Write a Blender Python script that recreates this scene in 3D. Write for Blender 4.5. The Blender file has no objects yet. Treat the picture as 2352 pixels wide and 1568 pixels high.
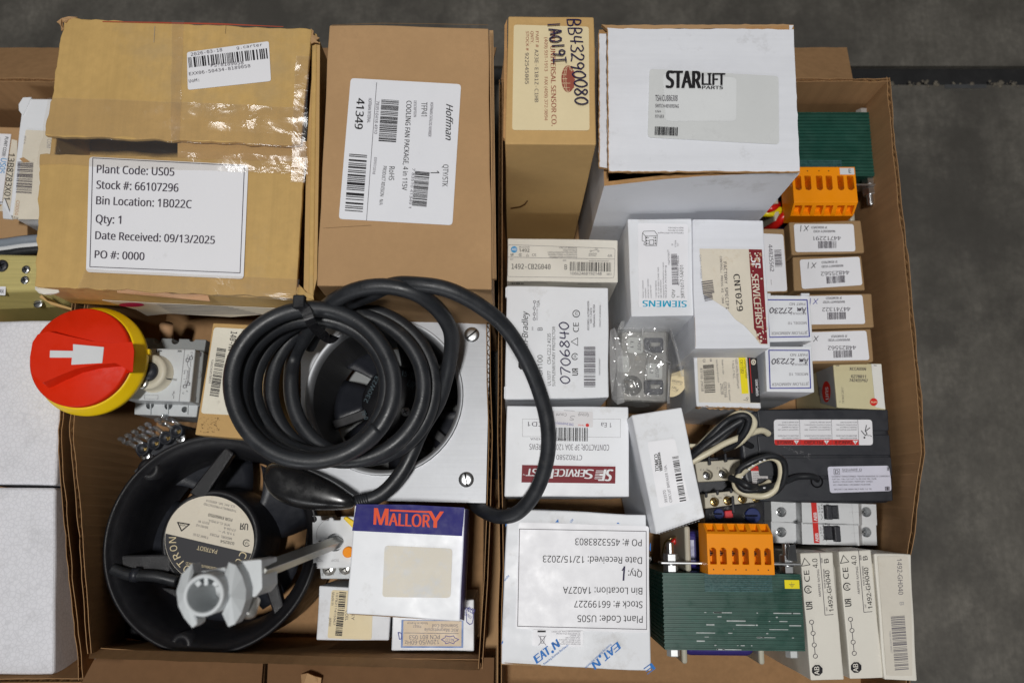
import bpy, bmesh, math, random
from mathutils import Vector, Matrix, noise
from math import sin, cos, pi, radians
random.seed(7)
SC = bpy.context.scene
COL = SC.collection

# ------------------------------------------------------------------ camera, world, lamps, exposure
CAM_H = 0.755
FPX, CX, CY = 1829.0, 1176.0, 784.0          # measuring grid of 2352 x 1568
TILT = math.atan(386.0/FPX)
cd = bpy.data.cameras.new('camera'); cam = bpy.data.objects.new('camera', cd); COL.objects.link(cam)
cam.location = (0, 0, CAM_H); cam.rotation_euler = (TILT, 0, 0)
cd.sensor_width = 36.0; cd.lens = FPX/2352*36; cd.clip_start = 0.01; cd.clip_end = 50
cd.dof.use_dof = True; cd.dof.focus_distance = 0.60; cd.dof.aperture_fstop = 5.6
SC.camera = cam
W = bpy.data.worlds.new('World'); SC.world = W; W.use_nodes = True
W.node_tree.nodes['Background'].inputs[0].default_value = (0.97, 0.98, 1.0, 1)
W.node_tree.nodes['Background'].inputs[1].default_value = 0.045
SC.view_settings.view_transform = 'Standard'; SC.view_settings.look = 'None'
SC.view_settings.exposure = 0.04; SC.view_settings.gamma = 1.0
def area(name, loc, target, size, power, col=(1, 1, 1)):
    l = bpy.data.lights.new(name, 'AREA'); l.shape = 'RECTANGLE'; l.size = size[0]; l.size_y = size[1]
    l.energy = power; l.color = col
    o = bpy.data.objects.new(name, l); COL.objects.link(o); o.location = loc
    o.rotation_euler = (Vector(target)-Vector(loc)).to_track_quat('-Z', 'Y').to_euler(); return o
area('overhead_light', (-0.08, -0.20, 2.30), (0, .12, 0), (.10, .22), 30, (1.0, .985, .96))
area('overhead_light', (-0.85, 1.30, 2.45), (-.1, .2, 0), (.10, .40), 3.5, (1.0, .99, .97))  # added small lamp, puts glints on the tape and lifts west-facing walls
area('south_fill', (-.9, -2.5, 1.05), (0, .1, .12), (1.6, .7), 16, (.97, .985, 1.0))  # added low soft fill, brightens the south-facing sides and the right wall

# ------------------------------------------------------------------ measuring helpers
ct, st = cos(TILT), sin(TILT)
EYE = Vector((0, 0, CAM_H))
def ray(x, y):
    dx, dy = (x-CX)/FPX, (CY-y)/FPX
    return Vector((dx, dy*ct+st, dy*st-ct))
def P(x, y, z=0.0):
    d = ray(x, y); return EYE + d*((z-CAM_H)/d.z)
class Pl:
    def __init__(s, a, b=None, c=None):
        if b is None: s.p = Vector((0, 0, a)); s.n = Vector((0, 0, 1))
        else:
            s.p = Vector(a); s.n = (Vector(b)-a).cross(Vector(c)-a).normalized()
            if s.n.dot(EYE-s.p) < 0: s.n = -s.n
    def hit(s, x, y, off=0.0):
        d = ray(x, y); q = s.p + s.n*off
        return EYE + d*((q-EYE).dot(s.n)/d.dot(s.n))
class Cr:
    def __init__(s, sx, sy, w, ow):
        s.s = w/ow*.6125; s.ox = sx*.6125; s.oy = sy*.6125
    def __call__(s, x, y): return (s.ox+x*s.s, s.oy+y*s.s)
    def q(s, *pts): return [s(*p) for p in pts]
D = Cr(0, 0, 1, .6125)
A1 = Cr(0, 0, 1280, 2334); A2 = Cr(1200, 0, 1200, 2188); A3 = Cr(2200, 0, 1240, 2261)
A4 = Cr(0, 800, 1280, 2334); A5 = Cr(1200, 800, 1200, 2188); A6 = Cr(2200, 760, 1240, 2315)
B1 = Cr(0, 1600, 1280, 2091); B2 = Cr(1100, 1700, 1400, 2352); B3 = Cr(2300, 1450, 1240, 1752)
C1 = Cr(800, 1000, 1400, 2195); C2 = Cr(2560, 1500, 800, 2091); C3 = Cr(0, 340, 300, 523)
C4 = Cr(2250, 1150, 450, 1721); C6 = Cr(2380, 1960, 680, 1975)
B4 = Cr(3100, 0, 740, 1160)
E1 = Cr(400, 1200, 600, 1882); E2 = Cr(600, 1900, 800, 2281); E3 = Cr(2980, 1640, 460, 1717)
E4 = Cr(100, 1050, 1200, 2352); E5 = Cr(2700, 560, 640, 2352); E6 = Cr(3280, 1000, 560, 563)

# ------------------------------------------------------------------ materials
def lin(c): c /= 255; return c/12.92 if c <= .04045 else ((c+.055)/1.055)**2.4
def S(r, g, b, k=1.12): return tuple(min(.92, lin(v)*k) for v in (r, g, b))
MATS = {}
def mat(name, rgb, rough=.6, metal=0., var=.08, scale=40., bump=0., bscale=500., spec=.4, coat=0., streak=None, dirt=None, trans=0., alpha=1.):
    if name in MATS: return MATS[name]
    m = bpy.data.materials.new(name); m.use_nodes = True; MATS[name] = m
    nt = m.node_tree; N = nt.nodes; L = nt.links; b = N['Principled BSDF']
    tc = N.new('ShaderNodeTexCoord')
    def nz(sc, det=4, rgh=.6, stretch=None):
        n = N.new('ShaderNodeTexNoise'); n.inputs['Scale'].default_value = sc
        n.inputs['Detail'].default_value = det; n.inputs['Roughness'].default_value = rgh
        if stretch:
            mp = N.new('ShaderNodeMapping'); mp.inputs['Scale'].default_value = stretch
            L.new(tc.outputs['Object'], mp.inputs['Vector']); L.new(mp.outputs['Vector'], n.inputs['Vector'])
        else: L.new(tc.outputs['Object'], n.inputs['Vector'])
        return n.outputs['Fac']
    def mix(f, a, c, t='MIX'):
        x = N.new('ShaderNodeMix'); x.data_type = 'RGBA'; x.blend_type = t
        for sock, v in ((x.inputs[0], f), (x.inputs[6], a), (x.inputs[7], c)):
            if hasattr(v, 'is_output'): L.new(v, sock)
            else: sock.default_value = v if not isinstance(v, tuple) else (*v, 1) if len(v) == 3 else v
        return x.outputs[2]
    def ramp(f, a, c, va=0., vb=1.):
        r = N.new('ShaderNodeMapRange'); r.inputs[1].default_value = a; r.inputs[2].default_value = c
        r.inputs[3].default_value = va; r.inputs[4].default_value = vb
        L.new(f, r.inputs[0]); return r.outputs[0]
    lo = tuple(v*(1-var) for v in rgb); hi = tuple(min(.95, v*(1+var)) for v in rgb)
    c = mix(ramp(nz(scale), .3, .7), lo, hi)
    if var > 0: c = mix(ramp(nz(scale*14, 2), .3, .7, 0, .5), c, tuple(v*(1-var*1.3) for v in rgb))
    if streak:   # (stretch vector, strength)
        c = mix(ramp(nz(1, 3, .7, streak[0]), .38, .66, 0, streak[1]), c, tuple(v*.55 for v in rgb))
    if dirt:     # (colour, scale, threshold, strength)
        c = mix(ramp(nz(dirt[1], 7, .72), dirt[2], dirt[2]+.14, 0, dirt[3]), c, dirt[0])
    L.new(c, b.inputs['Base Color'])
    b.inputs['Roughness'].default_value = rough; b.inputs['Metallic'].default_value = metal
    b.inputs['Specular IOR Level'].default_value = spec; b.inputs['Coat Weight'].default_value = coat
    b.inputs['Transmission Weight'].default_value = trans; b.inputs['Alpha'].default_value = alpha
    if var > 0 and metal == 0 and rough < .7:
        L.new(ramp(nz(scale*2, 5), .3, .7, max(.05, rough-.1), rough+.12), b.inputs['Roughness'])
    if bump:
        bp = N.new('ShaderNodeBump'); bp.inputs['Strength'].default_value = bump; bp.inputs['Distance'].default_value = .0006
        L.new(nz(bscale, 4, .6, streak[0] if streak and streak[1] > .3 else None), bp.inputs['Height']); L.new(bp.outputs[0], b.inputs['Normal'])
    return m
def film(name, tint=(1, 1, 1), gloss=.14, rough=.12, bscale=55., bstr=.6, milk=.0):
    m = bpy.data.materials.new(name); m.use_nodes = True; MATS[name] = m
    nt = m.node_tree; N = nt.nodes; L = nt.links; N.remove(N['Principled BSDF']); out = N['Material Output']
    t = N.new('ShaderNodeBsdfTransparent'); t.inputs[0].default_value = (*tint, 1)
    g = N.new('ShaderNodeBsdfGlossy'); g.inputs['Roughness'].default_value = rough
    d = N.new('ShaderNodeBsdfDiffuse'); d.inputs[0].default_value = (.8, .8, .8, 1)
    tc = N.new('ShaderNodeTexCoord'); n = N.new('ShaderNodeTexNoise'); n.inputs['Scale'].default_value = bscale
    n.inputs['Detail'].default_value = 3; n.inputs['Distortion'].default_value = 1.2
    L.new(tc.outputs['Object'], n.inputs['Vector'])
    bp = N.new('ShaderNodeBump'); bp.inputs['Strength'].default_value = bstr; bp.inputs['Distance'].default_value = .004
    vo = N.new('ShaderNodeTexVoronoi'); vo.feature = 'F1'; vo.inputs['Scale'].default_value = bscale*.7
    ad = N.new('ShaderNodeVectorMath'); ad.operation = 'MULTIPLY_ADD'; ad.inputs[1].default_value = (.03, .03, .03)
    mp = N.new('ShaderNodeMapping'); mp.inputs['Scale'].default_value = (1, 2.4, 1); mp.inputs['Rotation'].default_value = (0, 0, .5)
    L.new(n.outputs['Color'], ad.inputs[0]); L.new(tc.outputs['Object'], mp.inputs['Vector']); L.new(mp.outputs['Vector'], ad.inputs[2]); L.new(ad.outputs[0], vo.inputs['Vector'])
    mh = N.new('ShaderNodeMath'); mh.operation = 'MULTIPLY_ADD'; mh.inputs[1].default_value = .5; L.new(n.outputs['Fac'], mh.inputs[0]); L.new(vo.outputs['Distance'], mh.inputs[2])
    L.new(mh.outputs[0], bp.inputs['Height']); L.new(bp.outputs[0], g.inputs['Normal'])
    mx = N.new('ShaderNodeMixShader'); mx.inputs[0].default_value = gloss; L.new(t.outputs[0], mx.inputs[1]); L.new(g.outputs[0], mx.inputs[2])
    m2 = N.new('ShaderNodeMixShader'); m2.inputs[0].default_value = milk; L.new(mx.outputs[0], m2.inputs[1]); L.new(d.outputs[0], m2.inputs[2])
    L.new(m2.outputs[0], out.inputs['Surface']); return m

M_kraft = mat('kraft cardboard', S(172, 138, 100), .8, var=.07, scale=18, bump=.25, bscale=900, spec=.2, dirt=((.16, .1, .05), 9, .62, .35))
M_kraft2 = mat('golden kraft cardboard', S(186, 152, 100), .75, var=.08, scale=14, bump=.25, bscale=700, spec=.25, dirt=((.2, .13, .06), 14, .6, .3))
M_old = mat('old yellowed cardboard', S(192, 158, 98), .6, var=.12, scale=11, bump=.3, bscale=500, spec=.3, streak=((160, 3, 3), .16), dirt=((.40, .30, .17), 7, .55, .45))
M_carton = mat('carton cardboard', S(158, 123, 87), .85, var=.08, scale=10, bump=.2, bscale=700, spec=.15, streak=((150, 150, 2), .26), dirt=((.14, .085, .045), 6, .6, .3))
M_cardedge = mat('corrugated cut edge', S(168, 130, 88), .9, var=.2, scale=80, spec=.1)
M_warr = mat('brown parcel board', S(150, 122, 88), .75, var=.07, scale=30, bump=.2, spec=.2)
M_white = mat('white box board', S(214, 216, 220), .45, var=.02, scale=20, bump=.06, bscale=300, spec=.4, dirt=((.46, .44, .41), 24, .57, .55))
M_white2 = mat('white coated carton', S(218, 220, 224), .38, var=.015, scale=16, spec=.45, dirt=((.50, .49, .47), 26, .60, .5))
M_cream = mat('cream white carton', S(212, 208, 198), .45, var=.025, scale=20, spec=.4, dirt=((.55, .47, .36), 22, .62, .45))
M_scuff = mat('scuffed white corrugated board', S(216, 218, 224), .55, var=.025, scale=14, spec=.3, streak=((6, 140, 6), .10), dirt=((.38, .37, .36), 16, .58, .55), bump=.1, bscale=200)
M_label = mat('white label paper', S(222, 222, 226), .4, var=.012, scale=30, spec=.35, dirt=((.5, .48, .47), 34, .64, .45))
M_label_smudge = mat('smudged label paper', S(218, 219, 224), .4, var=.012, scale=30, spec=.35, dirt=((.34, .33, .33), 20, .60, .5))
M_label_old = mat('aged label paper', S(210, 202, 186), .5, var=.05, scale=40, spec=.3, dirt=((.5, .36, .2), 36, .58, .5))
M_label_cream = mat('cream label paper', S(216, 200, 162), .45, var=.03, scale=25, spec=.35, dirt=((.55, .38, .2), 12, .66, .4))
M_label_spk = mat('speckled worn label', S(214, 210, 196), .45, var=.04, scale=60, spec=.3, dirt=((.25, .2, .16), 90, .60, .6))
def foam_mat():
    m = mat('white polystyrene foam', S(214, 214, 219), .75, var=.03, scale=90, bump=.25, bscale=260, spec=.2, dirt=((.50, .50, .52), 26, .52, .35))
    nt = m.node_tree; N = nt.nodes; L = nt.links; b = N['Principled BSDF']; tc = N.new('ShaderNodeTexCoord')
    v = N.new('ShaderNodeTexVoronoi'); v.feature = 'DISTANCE_TO_EDGE'; v.inputs['Scale'].default_value = 300; L.new(tc.outputs['Object'], v.inputs['Vector'])
    r = N.new('ShaderNodeMapRange'); r.inputs[1].default_value = 0; r.inputs[2].default_value = .14; r.inputs[3].default_value = .88; r.inputs[4].default_value = 1.; L.new(v.outputs['Distance'], r.inputs[0])
    x = N.new('ShaderNodeMix'); x.data_type = 'RGBA'; x.blend_type = 'MULTIPLY'; x.inputs[0].default_value = 1
    src = b.inputs['Base Color'].links[0].from_socket; L.new(src, x.inputs[6]); L.new(r.outputs[0], x.inputs[7]); L.new(x.outputs[2], b.inputs['Base Color']); return m
M_foam = foam_mat()
M_floor = mat('sealed concrete', (.132, .122, .105), .55, var=.34, scale=13, bump=.3, bscale=40, spec=.35, dirt=((.052, .048, .042), 5, .44, .75), streak=((110, 26, 26), .42))
M_joint = mat('dark joint filler', (.020, .020, .021), .6, var=.2, scale=20, spec=.3, dirt=((.05, .045, .04), 20, .6, .4))
M_black = mat('black rubber', (.020, .022, .026), .42, var=.25, scale=45, bump=.2, bscale=700, spec=.5, dirt=((.075, .072, .068), 55, .60, .55))
M_blkplas = mat('black plastic', (.021, .023, .030), .42, var=.1, scale=60, bump=.2, bscale=1500, spec=.45)
M_castblk = mat('black painted casting', (.011, .011, .0135), .45, var=.12, scale=60, bump=.35, bscale=1200, spec=.45, dirt=((.09, .09, .1), 130, .70, .5))
M_matte = mat('matte black fan plastic', (.010, .010, .012), .5, var=.1, spec=.35)
M_shaded_board = mat('shade toned carton board', S(108, 80, 55), .85, var=.1, scale=10, bump=.2, bscale=700, spec=.15)  # board of the front cartons, with their shade put into the colour
M_dark = mat('dark recess', (.006, .006, .007), .8, var=0, spec=.1)
M_alu = mat('brushed aluminium', (.43, .44, .46), .55, .75, var=.05, scale=20, bump=.12, bscale=1, streak=((8, 700, 8), .12))
M_steel = mat('zinc plated steel', (.60, .61, .62), .3, 1., var=.12, scale=90)
M_chrome = mat('bright nickel plate', (.50, .49, .46), .28, .7, var=.2, scale=30)
M_brass = mat('brass screw', (.62, .46, .2), .28, 1., var=.1, scale=80)
M_gold = mat('gold anodised aluminium', (.62, .53, .21), .45, .2, var=.04, scale=20, bump=.2, bscale=1, streak=((8, 600, 8), .3))
M_green = mat('green enamelled laminations', (.014, .078, .056), .38, var=.2, scale=50, spec=.5, streak=((10, 380, 10), .3), dirt=((.42, .45, .44), 60, .70, .75))
M_purple = mat('violet coil tape', (.045, .035, .20), .35, var=.1, scale=40, spec=.5)
M_orange = mat('orange plastic', S(244, 140, 8), .45, var=.03, scale=40, spec=.2)
M_red = mat('red plastic', S(206, 40, 8), .5, var=.03, scale=60, bump=.12, bscale=1600, spec=.18)
M_yellow = mat('yellow plastic', S(238, 196, 12), .42, var=.03, scale=60, spec=.4)
M_gray = mat('light grey plastic', S(190, 194, 196), .42, var=.03, scale=50, spec=.4)
M_grayd = mat('mid grey plastic', S(140, 143, 143), .42, var=.03, scale=50, spec=.4)
M_wplas = mat('off white plastic', S(205, 207, 209), .4, var=.02, scale=50, spec=.4)
M_beige = mat('beige plastic', S(192, 186, 168), .42, var=.03, scale=50, spec=.4, dirt=((.3, .26, .2), 90, .64, .4))
M_ivory = mat('ivory wire insulation', S(214, 206, 180), .35, var=.04, scale=60, spec=.5)
M_bobbin = mat('natural nylon', S(178, 174, 158), .4, var=.05, scale=50, spec=.4)
M_redw = mat('red wire insulation', S(190, 28, 22), .3, var=.05, scale=50, spec=.5)
M_yelw = mat('yellow wire insulation', S(214, 196, 20), .3, var=.05, scale=50, spec=.5)
M_navy = mat('navy printed board', S(30, 27, 106), .5, var=.06, scale=50, spec=.2, dirt=((.2, .2, .3), 80, .72, .4))
M_smoke = mat('smoked clear cover', (.03, .03, .035), .2, var=.05, scale=30, spec=.6)
M_tape = film('clear packing tape', (.97, .95, .92), .055, .13, 42, .15, .04)
M_bag = film('clear polythene bag', (.98, .98, .98), .17, .12, 34, .6, .13)
M_bagfold = film('folded polythene', (.96, .96, .96), .18, .16, 34, .6, .34)
M_clear = film('clear plastic cover', (.72, .75, .78), .22, .10, 120, .5, .07)
# inks
def ink(name, rgb, k=1.0): return mat('ink '+name, S(*rgb, k), .55, var=0, spec=.3)
K = ink('black', (26, 24, 28)); KG = ink('charcoal', (74, 68, 78)); KM = ink('grey', (120, 116, 120)); KL = ink('pale grey', (160, 158, 160))
KB = ink('blue', (46, 50, 150)); KT = ink('teal', (20, 160, 196)); KR = ink('red', (208, 40, 34)); KMA = ink('maroon', (122, 24, 36))
KBR = ink('red brown', (150, 78, 62)); KEB = ink('sky blue', (30, 112, 190)); KPUR = ink('marker purple', (32, 24, 66)); KW = ink('white', (228, 228, 230))
KO = ink('orange red', (232, 78, 26)); KY = ink('yellow', (236, 218, 20)); KRW = ink('rust', (190, 150, 120)); KAB = ink('light blue', (60, 150, 205))
KMG = ink('magenta', (190, 22, 96)); KTAN = ink('glue stain', (206, 198, 180), 1.12); KGLUE = ink('pale glue', (216, 214, 206), 1.12)

# ------------------------------------------------------------------ objects
def tag(o, label=None, cat=None, group=None, kind=None):
    if label: o['label'] = label
    if cat: o['category'] = cat
    if group: o['group'] = group
    if kind: o['kind'] = kind
    return o
def thing(name, label, cat, loc=(0, 0, 0), group=None, rz=0.):
    o = bpy.data.objects.new(name, None); COL.objects.link(o); o.empty_display_size = .02
    o.location = loc; o.rotation_euler = (0, 0, rz); return tag(o, label, cat, group)
def rootloc(p):
    while p.parent: p = p.parent
    return Vector(p.location)
class MB:
    def __init__(s): s.v = []; s.f = []; s.m = []; s.mats = []; s.sm = []
    def mi(s, m):
        if m not in s.mats: s.mats.append(m)
        return s.mats.index(m)
    def add(s, vs, fs, m=None, smooth=False):
        o = len(s.v); s.v += [Vector(v) for v in vs]; k = s.mi(m)
        for f in fs: s.f.append([o+i for i in f]); s.m.append(k); s.sm.append(smooth)
    def hexa(s, c, m=None):      # 8 corners: 4 top, 4 bottom in the same order
        s.add(c, [(0, 1, 2, 3), (7, 6, 5, 4), (0, 4, 5, 1), (1, 5, 6, 2), (2, 6, 7, 3), (3, 7, 4, 0)], m)
    def box(s, x0, y0, z0, x1, y1, z1, m=None):
        s.hexa([(x0, y0, z1), (x1, y0, z1), (x1, y1, z1), (x0, y1, z1), (x0, y0, z0), (x1, y0, z0), (x1, y1, z0), (x0, y1, z0)], m)
    def slab(s, pts, vec, m=None):   # polygon extruded by vec (downwards)
        n = len(pts); b = [Vector(p)+Vector(vec) for p in pts]
        s.add(list(pts)+b, [tuple(range(n)), tuple(range(2*n-1, n-1, -1))]+[(i, n+i, n+(i+1) % n, (i+1) % n) for i in range(n)], m)
    def lathe(s, c, prof, n=40, m=None, axis=(0, 0, 1), smooth=True, cap0=False, cap1=False, a0=0., a1=2*pi):
        q = Vector((0, 0, 1)).rotation_difference(Vector(axis).normalized()); c = Vector(c); vs = []; fs = []
        full = abs(a1-a0-2*pi) < 1e-6; cols = n if full else n+1
        for r, z in prof:
            for i in range(cols):
                a = a0+(a1-a0)*i/n; vs.append(c+q@Vector((r*cos(a), r*sin(a), z)))
        for k in range(len(prof)-1):
            for i in range(n):
                j = (i+1) % cols
                fs.append((k*cols+i, k*cols+j, (k+1)*cols+j, (k+1)*cols+i))
        if cap0: fs.append(tuple(range(cols-1, -1, -1)))
        if cap1: fs.append(tuple((len(prof)-1)*cols+i for i in range(cols)))
        s.add(vs, fs, m, smooth)
    def cyl(s, c, r, h, m=None, n=24, axis=(0, 0, 1), r2=None):
        r2 = r if r2 is None else r2; b = min(r, r2, abs(h))*.12
        s.lathe(c, [(0, 0), (r-b, 0), (r, b), (r2, h-b), (r2-b, h), (0, h)], n, m, axis, smooth=False)
    def tube(s, pts, r, n=12, m=None, cap=True):
        pts = [Vector(p) for p in pts]; vs = []; fs = []; up = None
        for i, p in enumerate(pts):
            t = (pts[min(i+1, len(pts)-1)]-pts[max(i-1, 0)]).normalized()
            if up is None:
                up = Vector((0, 0, 1)) if abs(t.z) < .9 else Vector((1, 0, 0))
            x = t.cross(up).normalized(); up = x.cross(t).normalized()
            rr = r(i/(len(pts)-1)) if callable(r) else r
            for k in range(n):
                a = 2*pi*k/n; vs.append(p+(x*cos(a)+up*sin(a))*rr)
        for i in range(len(pts)-1):
            for k in range(n):
                fs.append((i*n+k, i*n+(k+1) % n, (i+1)*n+(k+1) % n, (i+1)*n+k))
        if cap: fs += [tuple(range(n-1, -1, -1)), tuple((len(pts)-1)*n+k for k in range(n))]
        s.add(vs, fs, m, True)
    def build(s, name, mats, parent=None, local=False, bevel=0., seg=2, smooth=False, ang=35):
        me = bpy.data.meshes.new(name)
        off = Vector((0, 0, 0)) if (local or parent is None) else rootloc(parent)
        me.from_pydata([v-off for v in s.v], [], s.f)
        if not isinstance(mats, (list, tuple)): mats = [mats]
        ml = [m if m is not None else mats[0] for m in (s.mats or [None])]
        for m in ml: me.materials.append(m)
        for p, k, sm in zip(me.polygons, s.m, s.sm): p.material_index = k; p.use_smooth = sm or smooth
        bm = bmesh.new(); bm.from_mesh(me); bmesh.ops.recalc_face_normals(bm, faces=bm.faces); bm.to_mesh(me); bm.free()
        o = bpy.data.objects.new(name, me); COL.objects.link(o)
        if parent: o.parent = parent
        if bevel:
            md = o.modifiers.new('bevel', 'BEVEL'); md.width = bevel; md.segments = seg; md.limit_method = 'ANGLE'; md.angle_limit = radians(ang)
            md.harden_normals = False
        return o
def catmull(pts, k=8, closed=False):
    pts = [Vector(p) for p in pts]; out = []
    n = len(pts)
    for i in range(n if closed else n-1):
        if closed: p0, p1, p2, p3 = (pts[(i+j-1) % n] for j in range(4))
        else: p0, p1, p2, p3 = pts[max(i-1, 0)], pts[i], pts[i+1], pts[min(i+2, n-1)]
        for j in range(k):
            t = j/k
            out.append(.5*((2*p1)+(p2-p0)*t+(2*p0-5*p1+4*p2-p3)*t*t+(3*p1-p0-3*p2+p3)*t**3))
    if not closed: out.append(pts[-1])
    return out
def cut(o, mb):     # carve the solids of mb out of o
    c = mb.build('cutter', M_dark, None)
    bpy.context.view_layer.update()
    md = o.modifiers.new('cut', 'BOOLEAN'); md.operation = 'DIFFERENCE'; md.object = c; md.solver = 'EXACT'
    bpy.context.view_layer.update()
    me = bpy.data.meshes.new_from_object(o.evaluated_get(bpy.context.evaluated_depsgraph_get()))
    o.modifiers.clear(); o.data = me; bpy.data.objects.remove(c)

# ------------------------------------------------------------------ lettering
import os
def _font(n):       # typefaces that ship with Blender itself; the built-in one if they are absent
    try: return bpy.data.fonts.load(os.path.join(bpy.utils.system_resource('DATAFILES'), 'fonts', n))
    except Exception: return None
FONTS = {'sans': _font('NotoSansHebrew-Regular.woff2'), 'mono': _font('DejaVuSansMono.woff2')}
_cache = {}
def glyphs(txt, bold=0., face='sans'):
    k = (txt, bold, face)
    if k in _cache: return _cache[k]
    cu = bpy.data.curves.new('text', 'FONT'); cu.body = txt; cu.size = 1; cu.resolution_u = 3; cu.offset = 0.; cu.fill_mode = 'FRONT'
    if FONTS[face]: cu.font = FONTS[face]
    o = bpy.data.objects.new('text', cu); COL.objects.link(o)
    bpy.context.view_layer.update()
    me = bpy.data.meshes.new_from_object(o.evaluated_get(bpy.context.evaluated_depsgraph_get()))
    vs = [(v.co.x, v.co.y) for v in me.vertices]; fs = [tuple(p.vertices) for p in me.polygons]
    bpy.data.objects.remove(o); bpy.data.meshes.remove(me); bpy.data.curves.remove(cu)
    x0 = min(v[0] for v in vs); x1 = max(v[0] for v in vs)
    if face+'H' not in _cache:
        _cache[face+'H'] = 1.; _cache[face+'H'] = max(v[1] for v in glyphs('H', 0, face)[0]) if txt != 'H' else max(v[1] for v in vs)
    ch = _cache[face+'H']
    r = ([((v[0]-x0)/max(1e-6, x1-x0), v[1]/ch) for v in vs], fs); _cache[k] = r; return r
STK = {'0': [[(.3, 1), (.08, .75), (.05, .35), (.25, .0), (.48, .2), (.55, .6), (.42, .95), (.3, 1)]], '1': [[(.3, 1), (.28, .5), (.26, 0)]],
 '2': [[(.05, .8), (.2, 1), (.45, .9), (.45, .65), (.2, .3), (.03, .05), (.3, .08), (.58, .0)]],
 '3': [[(.05, .9), (.3, 1), (.5, .8), (.22, .55), (.52, .35), (.4, .05), (.05, .08)]],
 '4': [[(.1, 1), (.05, .5), (.3, .45), (.55, .5)], [(.45, .95), (.42, .5), (.4, 0)]],
 '6': [[(.45, 1), (.15, .65), (.05, .25), (.25, 0), (.5, .15), (.45, .42), (.2, .45), (.07, .25)]],
 '7': [[(.02, .95), (.55, 1), (.35, .55), (.2, 0)]],
 '8': [[(.48, .85), (.25, 1), (.1, .8), (.4, .45), (.5, .2), (.25, 0), (.05, .2), (.25, .5), (.48, .8)]],
 '9': [[(.5, .8), (.25, 1), (.05, .75), (.2, .5), (.48, .65), (.5, .8), (.45, .4), (.35, 0)]],
 'B': [[(.08, 0), (.1, 1), (.4, .95), (.42, .65), (.12, .52), (.5, .4), (.48, .08), (.08, 0)]],
 'A': [[(.02, 0), (.15, .6), (.3, 1), (.42, .5), (.5, 0)], [(.12, .4), (.5, .38)]],
 'm': [[(.02, 0), (.08, .55), (.1, .1), (.25, .6), (.32, .1), (.48, .6), (.52, .05), (.6, .0)]],
 'I': [[(.1, 1), (.5, 1)], [(.3, 1), (.28, 0)], [(.08, 0), (.5, 0)]], 'X': [[(.05, .95), (.5, .05)], [(.5, 1), (.05, 0)]], 'l': [[(.3, 1.1), (.26, -.1)]],
 'S': [[(.5, .85), (.25, 1), (.1, .75), (.4, .5), (.45, .2), (.2, 0), (.03, .15)]], ' ': []}
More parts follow.
